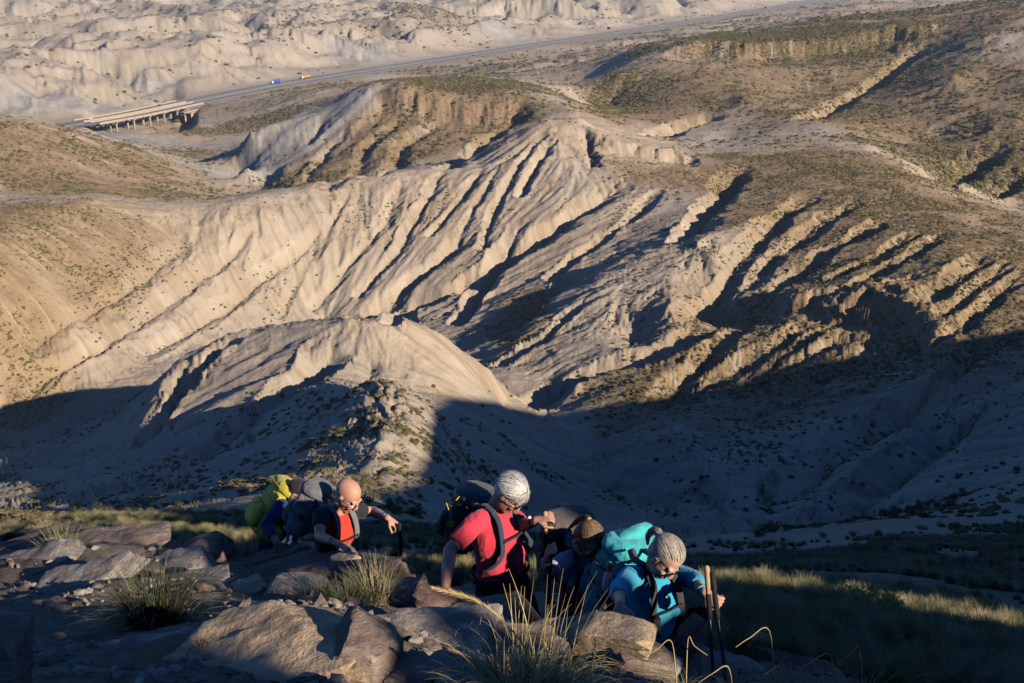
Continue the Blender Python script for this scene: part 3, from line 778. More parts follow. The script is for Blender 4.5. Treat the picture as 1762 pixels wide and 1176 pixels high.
# ---------------------------------------------------------------- vehicles
white_p = plain('white_paint', (.75, .75, .74), .35, .5, 0, .03); dark_g = plain('dark_glass', (.02, .025, .03), .12, .6); tyre_m = plain('tyre', (.02, .02, .02), .9, .2)
def vehicle(kind, col, px, off, label, group, heading=1, s=None):
    p, d, nn = at_s(s_of(px)); z = RZ+.13 if abs(off) < 25 else RZ-.45
    rz = math.atan2(d.y, d.x)+(0 if heading > 0 else math.pi)
    e = empty(kind, p+nn*off+Vector((0, 0, z)), label, 'lorry' if kind == 'lorry' else 'car', group, rz)
    add = lambda n, mb, m, par=e: obj(n, mb.mesh(n, m), par)
    if kind == 'lorry':
        add('cab', MB().box((6.2, 0, 2.0), (2.3, 2.45, 2.9), 0, None, (.9, .97)).box((6.1, 0, 3.55), (1.6, 2.2, .5), 0, None, (.6, .9)), white_p)
        add('windscreen', MB().box((7.33, 0, 2.55), (.08, 2.1, .95)), dark_g)
        add('chassis', MB().box((-.6, 0, .85), (13.4, 1.2, .4)), tyre_m)
        add('trailer', MB().box((-1.7, 0, 2.55), (13.0, 2.55, 2.9)).box((-1.7, 0, 4.02), (12.8, 2.4, .1)), col)
        wx = (6.3, 3.3, -4.2, -5.5, -6.8); wr = .52
        hl = ((7.38, .9, 1.0), (7.38, -.9, 1.0))
    else:
        add('body', MB().box((0, 0, .62), (4.4, 1.78, .62), 0, None, (.97, .94)).box((-.2, 0, 1.18), (2.5, 1.62, .56), 0, None, (.68, .86)), col)
        add('window', MB().box((-.2, 0, 1.16), (2.3, 1.68, .34), 0, None, (.74, .93)), dark_g)
        wx = (1.38, -1.35); wr = .33; hl = ((2.19, .6, .68), (2.19, -.6, .68))
    for x in wx:
        for sy in (-1, 1):
            y = sy*(1.12 if kind == 'lorry' else .82)
            add('wheel', MB().tube([(x, y-.12, wr), (x, y+.12, wr)], wr, 12, False), tyre_m)
    for h in hl: add('headlight', MB().box(h, (.06, .34, .18)), white_p)
    return e
cb = plain('blue_tarpaulin', (.05, .11, .42), .5, .4); co = plain('amber_tarpaulin', (.55, .27, .05), .5, .4); cd = plain('dark_paint', (.03, .035, .05), .3, .5); cg = plain('silver_paint', (.45, .47, .49), .3, .5, .3); cr = plain('blue_paint', (.05, .10, .22), .3, .5)
vg = 'vehicles on the motorway'
vehicle('lorry', cb, 492, 14.4, 'white lorry with a bright blue trailer on the far carriageway', vg, -1)
vehicle('lorry', co, 537, 14.4, 'lorry with an amber trailer behind the blue one on the motorway', vg, -1)
vehicle('car', cr, 296, 14.4, 'dark blue car just past the end of the bridge', vg, -1)
vehicle('car', white_p, 170, 13, 'white car driving over the left end of the bridge', vg, -1)
vehicle('car', white_p, 412, -34.5, 'white van parked on the service road below the motorway', None, -1)
vehicle('car', cg, 795, -9, 'silver car on the near carriageway above the mesa, behind its darker twin', vg, 1)
vehicle('car', cd, 803, -13.5, 'dark car on the near carriageway above the mesa', vg, 1)
vehicle('car', cd, 970, 9, 'dark car on the far carriageway, right of the mesa', vg, -1)
vehicle('car', cg, 878, 14, 'silver car on the far carriageway in the middle of the picture', vg, -1)
vehicle('lorry', cd, 1322, 9, 'lorry with a dark trailer far off near the top edge', vg, 1)
p, d, nn = at_s(s_of(1066)); org = p+nn*21+Vector((0, 0, RZ))
sg = empty('road_sign', org, 'dark blue motorway sign on two posts beside the far carriageway', 'sign', None, math.atan2(d.y, d.x))
obj('panel', MB().box((0, 0, 6.6), (.3, 7, 4.4)).mesh('panel', plain('sign_blue', (.03, .07, .2), .5, .4)), sg)
for y in (-2.6, 2.6): obj('post', MB().box((.3, y, 3.4), (.3, .3, 7.2)).mesh('post', guard_m), sg)
print('road', time.time()-T0)

# ---------------------------------------------------------------- foreground rocks
def rock_mat(name, c1, c2, lichen=.0):
    m, nt, b = new_mat(name); k = Nodes(nt); tc = k.n('ShaderNodeTexCoord'); ob = tc.outputs['Object']
    st = k.mapping(ob, (0, 0, 0), (1, 1, 7))
    n = k.noise(ob, 3.2, 6, .65); n2 = k.noise(st, 5., 5, .6); n3 = k.noise(ob, 26., 5, .7)
    c = k.mix(k.ramp(n, .3, .7), c1, c2)
    c = k.mix(k.ramp(n2, .45, .7, 0, .6), c, tuple(v*.6 for v in c1))
    c = k.mix(k.ramp(n3, .5, .75, 0, .5), c, tuple(v*1.35 for v in c2))
    v = k.noise(ob, 9., 4, .6)
    c = k.mix(k.ramp(v, .64, .70, 0, lichen), c, (.45, .45, .43))
    nt.links.new(c, b.inputs['Base Color'])
    h = k.math('ADD', k.math('MULTIPLY', n2, 1.2), k.math('MULTIPLY', n3, .55))
    nt.links.new(k.bump(h, .8, .03), b.inputs['Normal']); b.inputs['Roughness'].default_value = .95; b.inputs['Specular IOR Level'].default_value = .1
    return m
RM = {'brown': rock_mat('brown_sandstone', (.17, .125, .10), (.29, .225, .18), .7), 'red': rock_mat('reddish_sandstone', (.15, .095, .078), (.25, .17, .14), .4), 'tan': rock_mat('tan_sandstone', (.40, .285, .175), (.54, .40, .26), .4), 'grey': rock_mat('grey_limestone', (.22, .19, .16), (.36, .31, .26), .9)}
_ico = None
def ico(sub):
    b = bmesh.new(); bmesh.ops.create_icosphere(b, subdivisions=sub, radius=1); V = np.array([v.co[:] for v in b.verts]); F = [[v.index for v in f.verts] for f in b.faces]; b.free(); return V, np.array(F)
ICO5, ICO3, ICO2 = ico(5), ico(3), ico(2)
def n3d(P_, f, k=0.):
    return np.array([mnoise.noise(Vector((p[0]*f+k, p[1]*f-k, p[2]*f+2*k))) for p in P_])
def rock_mesh(name, seed, size, slab=.5, sub=ICO5, mat=None, round_=.03, strata=1.0):
    r = np.random.default_rng(seed); D, F = sub
    planes = []
    for ax in range(3):
        for sg in (-1, 1):
            nv = np.zeros(3); nv[ax] = sg; nv += r.normal(0, .10+.08*(ax < 2), 3); nv /= np.linalg.norm(nv); planes.append((nv, .82+.18*r.random()))
    for _ in range(9):
        nv = r.normal(0, 1, 3); nv /= np.linalg.norm(nv); planes.append((nv, .84+.36*r.random()))
    # use a cube-like direction spread so corners stay sharp
    N = np.array([p[0] for p in planes]); H = np.array([p[1] for p in planes])
    dots = D@N.T
    rad = np.min(np.where(dots > 1e-3, H[None]/np.maximum(dots, 1e-3), 1e9), 1)
    V = D*rad[:, None]
    V = V*np.array(size)/2
    sc = max(size)
    nv = D/np.array(size); nv /= np.linalg.norm(nv, axis=1, keepdims=True)
    d = n3d(V/sc, 2.2, seed*1.7)*.028+n3d(V/sc, 6., seed*.9)*.020+n3d(V/sc, 16., seed*2.3)*.011
    V = V+nv*(d*sc)[:, None]
    # bedding: ledges that stand proud along the layers
    zz = V[:, 2]/size[2]*(3.5+2*slab)+n3d(V/sc, 1.5, seed)*.7+seed
    led = (np.abs((zz % 1)-.5)*2); led = np.clip((led-.25)*3, 0, 1)
    hor = np.clip(1-np.abs(nv[:, 2])*1.3, 0, 1)
    V[:, :2] *= (1+strata*.035*(led-.5)*hor)[:, None]
    return mesh_from(name, V, F, mat or RM['brown'], False if len(F) < 400 else True)
def sharpen(me, ang=38):
    me.polygons.foreach_set('use_smooth', [True]*len(me.polygons))
    try: me.set_sharp_from_angle(angle=R(ang))
    except Exception: pass
    return me
def ground(x, y):
    r = math.hypot(x, y); th = math.atan2(x, y) % (2*math.pi)
    if th > math.pi*2+TH[0]: th -= 2*math.pi
    i = int(np.clip(np.searchsorted(RR, r)-1, 0, NR-2)); j = int(np.clip(np.searchsorted(TH, th)-1, 0, NT-2))
    u = np.clip((r-RR[i])/(RR[i+1]-RR[i]), 0, 1); v = np.clip((th-TH[j])/(TH[j+1]-TH[j]), 0, 1)
    return (Z[i, j]*(1-u)+Z[i+1, j]*u)*(1-v)+(Z[i, j+1]*(1-u)+Z[i+1, j+1]*u)*v
ROCKS = [
 # px, py, depth, (long, deep, high), yaw, tilt right, tilt towards, material, label
 (75,935,10.2,(.95,.6,.22),-12,-14,10,'red','thin reddish slab sticking up at the far left edge of the rocky ledge'),
 (180,952,9.4,(1.15,.7,.40),6,-4,18,'brown','big flat boulder with pale lichen blotches on the left of the ledge'),
 (35,990,8.6,(.95,.7,.26),14,-20,22,'grey','pale layered slab tilted at the left edge, below the lichen boulder'),
 (130,1015,7.6,(.7,.5,.16),8,-16,25,'grey','low layered slab lying in front of the pale tilted one'),
 (340,960,9.0,(.62,.5,.34),-8,-12,12,'red','dark reddish block between the lichen boulder and the long slabs'),
 (235,985,8.6,(.5,.35,.16),10,-14,16,'brown','thin brown slab in front of the lichen boulder'),
 (300,985,8.4,(.55,.45,.24),0,-12,20,'grey','rounded grey rock behind the large dark grass tuft'),
 (438,980,9.1,(.98,.42,.24),4,-21,8,'brown','long slab rising to the right below the yellow backpack'),
 (508,992,8.5,(1.15,.42,.25),4,-17,6,'brown','long brown slab the bald hiker rests his hand on'),
 (596,971,7.75,(.24,.22,.15),10,-6,6,'tan','small tan block lying on the slab below the bald hiker'),
 (608,1005,7.4,(.92,.22,.34),2,-11,0,'red','upright reddish plate with a straight top edge beside the trekking pole'),
 (432,1018,7.4,(.24,.24,.19),20,-8,4,'tan','square tan block in front of the long slabs'),
 (480,1032,7.2,(.22,.2,.15),-30,-10,10,'brown','smaller brown block right of the square tan one'),
 (522,1022,7.15,(.52,.4,.22),30,16,14,'grey','speckled grey slab sloping down towards the dark grass tufts'),
 (345,1010,7.7,(.45,.4,.25),12,-10,16,'grey','grey rock at the right of the large dark tuft'),
 (722,1030,7.0,(.30,.3,.2),0,0,10,'brown','rounded brown rock right of the upright plate'),
 (752,1048,6.5,(.42,.4,.26),-14,16,14,'red','dark red rock under the hand of the hiker in the red shirt'),
 (825,1090,6.2,(.5,.4,.16),6,-6,22,'brown','flat brown slab at the feet of the hiker in the red shirt'),
 (730,1108,5.4,(.7,.5,.18),0,-4,26,'grey','wide grey slab in the middle of the foreground'),
 (885,1122,5.4,(.5,.35,.18),-4,-4,20,'brown','brown slab behind the golden grass tuft'),
 (430,1146,4.3,(.86,.56,.28),-6,-19,30,'tan','large sunlit tan rock with a pointed right end in the foreground'),
 (632,1142,4.15,(.21,.36,.34),-8,6,12,'brown','brown block leaning against the large pointed rock'),
 (1052,1096,5.42,(.40,.30,.24),-10,-8,16,'tan','sunlit tan rock under the hand of the hiker in blue'),
 (962,1108,5.5,(.46,.32,.2),8,-10,14,'brown','dark layered rock left of the rock under her hand'),
 (1100,1145,5.3,(.40,.30,.2),6,6,18,'brown','brown rock in front of the hiker in blue, below the rock she holds'),
 (1176,1116,6.6,(.24,.26,.2),10,8,12,'red','rounded red brown boulder right of the hiker in blue'),
 (1262,1172,6.2,(.5,.35,.16),-6,8,22,'grey','low grey rock behind the crossing trekking poles'),
 (1300,1112,6.9,(.16,.16,.2),15,-8,5,'tan','small upright rock with yellow lichen near the poles'),
 (1385,1160,6.6,(.42,.35,.18),0,10,22,'red','flat reddish rock at the bottom right below the grass slope'),
 (-14,1150,3.6,(.22,.3,.45),0,6,0,'brown','dark rock cut off by the bottom left corner'),
 (705,1150,4.5,(.18,.16,.14),30,0,10,'red','small dark red rock right of the leaning brown block'),
 (800,1172,4.2,(.36,.26,.14),-12,6,20,'grey','low grey rock at the bottom edge below the golden grass'),
 (690,1172,4.1,(.20,.2,.12),40,0,10,'brown','small brown rock at the bottom edge beside the leaning block'),
 (245,1140,4.7,(.5,.4,.14),0,-8,26,'grey','low grey rock half buried left of the large pointed rock'),
 (205,1098,5.3,(.16,.14,.11),25,0,0,'brown','small brown stone at the foot of the large dark tuft'),
 (262,1108,5.1,(.13,.12,.10),70,0,0,'grey','small grey stone right of the stone under the dark tuft'),
]
rocks = {}
for i, (px, py, d, sz, yaw, tr, tf, mt, lab) in enumerate(ROCKS):
    big = sz[0]*FPX/d > 60
    sz = (sz[0], sz[1], sz[2]*.85)
    me = sharpen(rock_mesh('rock', 11+i*7, sz, .5, ICO5 if sz[0]*FPX/d > 150 else ico(4) if big else ICO3, RM[mt]), 32)
    o = obj('rock', me, None, lab, 'rock', 'rocks of the foreground ledge', None, P(px, py, d))
    o.rotation_euler = (R((tf-24)*.6), R(tr), R(yaw)); rocks[(px, py)] = o
# a yellow lichen crust
# loose stones and gravel
def stones(name, label, n, rmin, rmax, smin, smax, mat, dens=None, seed=3):
    g = np.random.default_rng(seed); V = []; F = []; base = [rock_mesh('stone', 200+q, (1, .8, .6), .5, ico(1), mat) for q in range(5)]
    BV = [np.array([v.co[:] for v in b_.vertices]) for b_ in base]; BF = [np.array([list(p.vertices) for p in b_.polygons]) for b_ in base]
    for b_ in base: bpy.data.meshes.remove(b_)
    cnt = 0; off = 0
    while cnt < n:
        r = math.exp(g.uniform(math.log(rmin), math.log(rmax))); th = g.uniform(R(-27), R(27 if r < 6 else 22)); x, y = math.sin(th)*r, math.cos(th)*r
        if th > R(9) and r > 7: continue
        if fbm(np.array([x/.5]), np.array([y/.5]), 2, 90.)[0] < .45: continue
        s = smin+(smax-smin)*g.random()**4; q = int(g.integers(5)); a, b, c = g.uniform(0, 6.28, 3)
        M = np.array(Matrix.Rotation(a, 3, 'Z')@Matrix.Rotation(b*.3, 3, 'X'))
        V.append((BV[q]*s)@M.T+np.array([x, y, ground(x, y)+s*.08])); F.append(BF[q]+off); off += len(BV[q]); cnt += 1
    me = mesh_from(name, np.concatenate(V), np.concatenate(F), mat, False)
    return obj(name, me, None, label, 'gravel', None, 'stuff')
stones('gravel', 'loose grey gravel and chips strewn over the shaded ledge', 4200, 2.6, 11, .008, .075, RM['grey'])
stones('rubble', 'brown stone rubble lying between the ledge rocks', 520, 2.8, 10, .03, .14, RM['brown'], None, 8)
print('rocks', time.time()-T0)

# ---------------------------------------------------------------- grasses and bushes
def grass_mat(name, c1, c2):
    m, nt, b = new_mat(name); k = Nodes(nt); tc = k.n('ShaderNodeTexCoord'); oi = k.n('ShaderNodeObjectInfo')
    n = k.noise(tc.outputs['Object'], 6., 2, .5)
    c = k.mix(k.ramp(n, .3, .7), c1, c2)
    c = k.mix(k.math('MULTIPLY', oi.outputs['Random'], .4), c, tuple(min(1, v*1.5) for v in c2))
    nt.links.new(c, b.inputs['Base Color']); b.inputs['Roughness'].default_value = .7
    return m
GM = {'deep': grass_mat('esparto_deep', (.03, .038, .018), (.085, .088, .042)), 'dark': grass_mat('esparto_dark', (.05, .062, .028), (.13, .14, .065)), 'green': grass_mat('esparto_green', (.11, .12, .05), (.23, .22, .10)), 'gold': grass_mat('dry_gold', (.38, .27, .11), (.55, .42, .2)), 'pale': grass_mat('dry_pale', (.20, .17, .09), (.34, .29, .17)), 'twig': grass_mat('dry_twig', (.16, .10, .05), (.30, .20, .10)), 'lime': grass_mat('fresh_green', (.20, .22, .06), (.40, .38, .13))}
def blades(g, n, spread, lmin, lmax, width, lean=.5, droop=.5, seg=5, base=.03):
    V = []; F = []
    for _ in range(n):
        a = g.uniform(0, 6.283); r0 = base*math.sqrt(g.random()); L = g.uniform(lmin, lmax); ln = abs(g.normal(0, lean)); dr = abs(g.normal(droop, droop*.5))
        a2 = a+g.normal(0, .5); dx, dy = math.cos(a2), math.sin(a2); x, y, z = r0*math.cos(a)*spread, r0*math.sin(a)*spread, -.02
        px_, py_ = -dy, dx; ang = ln; o = len(V)
        for i in range(seg+1):
            w = width*(1-i/seg)**.7+.0004
            V += [(x-px_*w, y-py_*w, z), (x+px_*w, y+py_*w, z)]
            st = L/seg; x += dx*math.sin(ang)*st; y += dy*math.sin(ang)*st; z += math.cos(ang)*st; ang += dr/seg*(1+i*.35)
        F += [(o+2*i, o+2*i+1, o+2*i+3, o+2*i+2) for i in range(seg)]
    return V, F
def stem(pts, r, n=5): return MB().tube(pts, r, n, False)
def curve(p0, p1, sag, n=10):
    p0, p1 = Vector(p0), Vector(p1); return [p0.lerp(p1, t/n)+Vector(sag)*(4*(t/n)*(1-t/n)) for t in range(n+1)]
def tuft(px, py, d, n, lmin, lmax, width, mat, label, seed, lean=.45, droop=.7, base=.05, name='grass_tuft', seg=5, spread=1.):
    g = np.random.default_rng(seed); p = P(px, py, d); p.z = min(p.z, ground(p.x, p.y)+.02) if abs(p.z-ground(p.x, p.y)) < .25 else p.z
    e = empty(name, p, label, 'grass', 'grass tufts of the foreground')
    V, F = blades(g, n, spread, lmin, lmax, width, lean, droop, seg, base)
    obj('blades', MB().add(V, F).mesh('blades', GM[mat]), e)
    return e
t1 = tuft(272,1100,5.35,760,.20,.46,.0020,'deep','large dark green grass tuft on the left of the ledge',1,.55,.6,.09)
V, F = blades(np.random.default_rng(91), 60, 1., .3, .5, .0018, .8, .9, 6, .08); obj('dry_stalk', MB().add(V, F).mesh('dry_stalk', GM['pale']), t1)
t2 = tuft(108,965,8.8,350,.18,.34,.0026,'green','grass tuft growing between the lichen boulder and the left slab',2,.4,.5,.09)
tuft(545,1058,6.4,420,.12,.26,.0022,'deep','dark tuft left of two, in front of the speckled slab',3,.5,.5,.09)
tuft(600,1058,6.4,420,.14,.28,.0022,'deep','dark tuft right of its twin, in front of the upright plate',4,.4,.5,.09)
tuft(648,1052,6.6,420,.20,.36,.0018,'pale','pale wispy tuft at the foot of the upright plate',5,.35,.6,.08)
tg = tuft(905,1205,3.9,620,.14,.34,.0015,'green','grass tuft with arching golden stalks at the bottom centre',6,.7,1.0,.12,seg=7,spread=1.4)
V, F = blades(np.random.default_rng(92), 210, 1.6, .26, .50, .0016, .6, 1.7, 9, .11); obj('arching_stalk', MB().add(V, F).mesh('arching_stalk', GM['gold']), tg)
V, F = blades(np.random.default_rng(93), 46, 1.6, .30, .50, .0016, .25, .25, 6, .11); obj('upright_stalk', MB().add(V, F).mesh('upright_stalk', GM['gold']), tg)
def plume(pts, label, w):
    b = pts[0]; e = empty('grass_plume', b, label, 'grass', 'golden grass plumes')
    c = catmull3([Vector(p)-b for p in pts], 8); k = int(len(c)*.52)
    obj('stalk', stem(c[:k+2], [.0028]*(k+2)).mesh('stalk', GM['gold']), e)
    hd = c[k:]; g = np.random.default_rng(len(pts)+7); V = []; F = []
    for i in range(260):
        t = g.random(); q = hd[min(int(t*(len(hd)-1)), len(hd)-2)]; dr = (hd[min(int(t*(len(hd)-1))+1, len(hd)-1)]-q).normalized()
        out = Vector(g.normal(0, 1, 3)); out = (out-out.dot(dr)*dr).normalized(); L = w*(.8+.6*g.random())*(.35+math.sin(math.pi*min(max(t, .03), .97))**.6)
        a = q; b2 = q+dr*L*2.6+out*L; sd = dr.cross(out)*.0011; o = len(V); V += [a-sd, a+sd, b2+sd*.3, b2-sd*.3]; F.append((o, o+1, o+2, o+3))
    obj('seed_head', MB().add(V, F).mesh('seed_head', GM['gold']), e)
def catmull3(Q, n):
    out = []
    for i in range(len(Q)-1):
        p0, p1, p2, p3 = Q[max(i-1, 0)], Q[i], Q[i+1], Q[min(i+2, len(Q)-1)]
        for j in range(n):
            t = j/n; out.append(.5*((2*p1)+(-p0+p2)*t+(2*p0-5*p1+4*p2-p3)*t*t+(-p0+3*p1-3*p2+p3)*t**3))
    out.append(Q[-1]); return out
plume([P(935,1190,3.85), P(900,1110,3.8), P(845,1050,3.75), P(800,1027,3.75), P(748,1013,3.75)], 'long golden seed plume arching to the upper left', .010)
plume([P(1020,1190,3.9), P(1017,1160,3.9), P(1022,1130,3.88), P(1026,1098,3.85)], 'short upright golden plume right of the golden grass tuft', .007)
plume([P(905,1190,3.9), P(850,1150,3.85), P(812,1132,3.85), P(775,1118,3.85)], 'brownish seed plume leaning left below the long golden one', .006)
for i, (x0, x1, y1, lab) in enumerate([(1165,1130,1118,'golden stalk arching left at the bottom, below the hiker in blue'),(1180,1195,1112,'golden stalk bending right beside the trekking poles'),(1335,1290,1098,'tall golden stalk left of the dry twig bush'),(1365,1340,1145,'golden stalk curling low right of the poles'),(1440,1395,1140,'golden stalk curving left at the bottom right'),(1485,1462,1128,'golden stalk forked upright at the bottom right'),(1262,1225,1160,'short golden stalk at the foot of the poles')]):
    b = P(x0, 1200, 4.2); tip = P(x1, y1, 4.1); mid_ = P((x0*.75+x1*.25), y1-12, 4.12); end = P(x1-24 if x1 < x0 else x1+22, y1+16, 4.1)
    e = empty('grass_stalk', b, lab, 'grass', 'golden grass stalks')
    c = catmull3([Vector((0, 0, 0)), mid_-b, tip-b, end-b], 6)
    obj('stalk', stem(c, [.0028-.0018*q/len(c) for q in range(len(c))]).mesh('stalk', GM['gold']), e)
    V, F = blades(np.random.default_rng(300+i), 70, 1., .06, .16, .0014, .6, 1.2, 6, .04); obj('blades', MB().add(V, F).mesh('blades', GM['green' if i % 2 else 'pale']), e)
# twig bushes
def twigs(px, py, d, n, h, mat, label, seed, lean=.35):
    g = np.random.default_rng(seed); p = P(px, py, d); e = empty('dry_bush', p, label, 'bush')
    mb = MB()
    for _ in range(n):
        a = g.uniform(0, 6.283); ln = abs(g.normal(0, lean)); L = h*g.uniform(.55, 1.05); q = Vector((0, 0, -.02)); pts = [q]; dv = Vector((math.cos(a)*math.sin(ln), math.sin(a)*math.sin(ln), math.cos(ln)))
        for s_ in range(5): q = q+dv*L/5; dv = (dv+Vector(g.normal(0, .12, 3))).normalized(); pts.append(q)
        mb.tube(pts, [.003, .0026, .0022, .0018, .0014, .0008], 4, False)
        for s_ in range(9):
            t = g.integers(1, 5); b0 = pts[t].lerp(pts[t+1], g.random()); mb.tube([b0, b0+(dv+Vector(g.normal(0, .5, 3))).normalized()*L*.13], [.0022, .0012], 3, False)
    obj('twigs', mb.mesh('twigs', GM[mat]), e)
    V, F = blades(g, 220, 1., h*.2, h*.55, .0018, .9, .5, 4, .09); obj('foliage', MB().add(V, F).mesh('foliage', GM['dark']), e)
twigs(1275,1146,6.5,46,.30,'twig','brown twiggy bush with upright seed stalks beside the trekking poles',11)
twigs(352,1165,4.35,60,.17,'twig','low dry reddish bush growing before the large pointed rock',12,.8)
# round bush on the grass slope, small tufted heads on stems
def round_bush(px, py, d, w, label, seed, nclump=12, mat='lime', group=None):
    g = np.random.default_rng(seed); p = P(px, py, d) if not isinstance(px, Vector) else px
    p.z = ground(p.x, p.y); e = empty('round_bush', p, label, 'bush', group)
    st = MB(); V = []; F = []
    for i in range(nclump):
        a = g.uniform(0, 6.283); rr = w*.5*math.sqrt(g.random()); c = Vector((math.cos(a)*rr, math.sin(a)*rr, w*(.62-.35*(rr/w*2)**2)+g.normal(0, .03)*w))
        st.tube([Vector((0, 0, -.05)), c*.5+Vector((0, 0, .05*w)), c], [.02*w, .014*w, .008*w], 5, False)
        cr = w*g.uniform(.16, .24)
        for _ in range(230):
            dv = Vector(g.normal(0, 1, 3)).normalized(); dv.z = abs(dv.z)*.8+dv.z*.2; q = c+dv*cr*g.random()**.4; L = cr*.34; u = (dv+Vector(g.normal(0, .5, 3))).normalized(); sd = u.orthogonal().normalized()*L*.13
            o = len(V); V += [q-sd, q+sd, q+u*L]; F.append((o, o+1, o+2))
    obj('stem', st.mesh('stem', GM['twig']), e); obj('foliage', MB().add(V, F).mesh('foliage', GM[mat]), e)
    return e
round_bush(1488,1082,10.2,.62,'round yellow green bush with tufted heads on the grass slope',21)
round_bush(1236,872+218,9.2,.12,'tiny green bush below the round one on the grass slope',22,5)
# slope grass: instances of two of the real tufts
def spread_grass(name, label, src, pts, smin, smax, seed=0):
    me = bpy.data.meshes.new(name); me.vertices.add(len(pts)); me.vertices.foreach_set('co', np.asarray(pts, np.float32).ravel())
    add_attr(me, 'size', smin+(smax-smin)*rng.random(len(pts))**1.5)
    o = obj(name, me, None, label, 'grass', None, 'stuff')
    ng = bpy.data.node_groups.new(name, 'GeometryNodeTree'); ng.interface.new_socket('Geometry', in_out='INPUT', socket_type='NodeSocketGeometry'); ng.interface.new_socket('Geometry', in_out='OUTPUT', socket_type='NodeSocketGeometry')
    N = ng.nodes; L = ng.links; gi = N.new('NodeGroupInput'); go = N.new('NodeGroupOutput'); oi = N.new('GeometryNodeObjectInfo'); oi.inputs['Object'].default_value = src; oi.inputs['As Instance'].default_value = True
    at = N.new('GeometryNodeInputNamedAttribute'); at.inputs['Name'].default_value = 'size'
    rv = N.new('FunctionNodeRandomValue'); rv.data_type = 'FLOAT_VECTOR'; rv.inputs[0].default_value = (-.25, -.25, 0); rv.inputs[1].default_value = (.25, .25, 6.28)
    ip = N.new('GeometryNodeInstanceOnPoints'); L.new(gi.outputs[0], ip.inputs['Points']); L.new(oi.outputs['Geometry'], ip.inputs['Instance']); L.new(rv.outputs[0], ip.inputs['Rotation']); L.new(at.outputs[0], ip.inputs['Scale']); L.new(ip.outputs[0], go.inputs[0])
    o.modifiers.new('scatter', 'NODES').node_group = ng; return o
A_ = np.arctan2(X, Y)
wob = fbm(X/3., Y/3., 3, 71.)
lim = np.interp(A_, [R(6), R(14), R(25)], [15., 26., 50.])*(.8+.5*fbm(X/5, Y/5, 3, 73.))
right = ss(R(7), R(10), A_+(fbm(X/2, Y/2, 2, 70.)-.5)*R(5))*ss(5.6, 7.5, RAD)*(1-ss(.75, 1.1, RAD/lim))
behind = ss(9.5, 11.5, RAD)*(1-ss(25, 45, RAD))*(1-right)
gd = right*ss(.34, .52, wob)*(.35+8/RAD)+behind*.30*ss(.45, .6, wob)
src_d = [c for c in bpy.data.objects if c.parent is not None and c.name.startswith('blades')]
tuft_objs = {c.parent['label']: c for c in src_d}
sd_ = tuft_objs['dark tuft left of two, in front of the speckled slab']; sp_ = tuft_objs['pale wispy tuft at the foot of the upright plate']; sgn = tuft_objs['grass tuft growing between the lichen boulder and the left slab']
spread_grass('slope_grass', 'dense green grass covering the shaded slope on the right', sgn, scatter_pts(6500, gd, 5.6, 60), .3, .85)
spread_grass('dry_grass', 'dry pale grass mixed into the slope on the right', sp_, scatter_pts(4200, gd, 5.6, 45), .3, .8)
spread_grass('dark_grass', 'dark grass clumps on the shaded slopes', sd_, scatter_pts(2000, gd+behind*.15, 8, 100), .35, 1.0)
nd = np.where((RAD > 45) & (RAD < 130) & ((A_ > R(13)) | (A_ < R(-5))), 1., 0.)*VIS*ss(.4, .6, fbm(X/6, Y/6, 3, 55.))
# the shrubs that show largest stand singly, the rest is ground cover
def shrub_mesh(seed, mat):
    g = np.random.default_rng(seed); V = []; F = []
    lobes = [(Vector((g.normal(0, .22), g.normal(0, .22), .22+.12*g.random())), g.uniform(.2, .32)) for _ in range(6)]
    for c, r in lobes:
        for _ in range(55):
            dv = Vector(g.normal(0, 1, 3)).normalized(); q = c+Vector((dv.x, dv.y, dv.z*.75))*r*g.random()**.35; u = (dv+Vector(g.normal(0, .7, 3))).normalized(); sd = u.orthogonal().normalized()*.035; L = .13
            o = len(V); V += [q-sd, q+sd, q+u*L]; F.append((o, o+1, o+2))
    return MB().add(V, F).mesh('shrub', mat)
for nm, lab, lab2, cnt, hi, smax, mat, sd in (('near_slope_scrub', 'dark low scrub on the shaded slopes just below the hikers', 'small dark olive shrub on the shaded slope below the hikers', 1000, 160, .75, SCRUB[0], 7.), ('near_slope_dry_scrub', 'dry ochre scrub on the shaded slopes just below the hikers', 'small dry ochre shrub on the shaded slope below the hikers', 1400, 110, .62, SCRUB[1], 8.)):
    q = scatter_pts(cnt, nd, 40, 130); sz = .2+(smax-.2)*rng.random(cnt)**1.8
    order = np.argsort(-sz/np.hypot(q[:, 0], q[:, 1])); top = [i for i in order if abs(q[i, 0]/q[i, 1]) < .44][:hi]; rest = np.setdiff1d(np.arange(cnt), top)
    scrub(nm, lab, q[rest], .2, smax, mat, sd, sz[rest])
    meshes = [shrub_mesh(500+int(sd)*10+v, mat) for v in range(4)]
    for i in top:
        o = obj('shrub', meshes[i % 4], None, lab2, 'shrub', 'dark shrubs below the hikers' if sd == 7. else 'dry shrubs below the hikers', None, tuple(q[i])); o.rotation_euler = (0, 0, float(rng.random()*6.28)); o.scale = (float(sz[i])*1.25,)*3
print('grass', time.time()-T0)

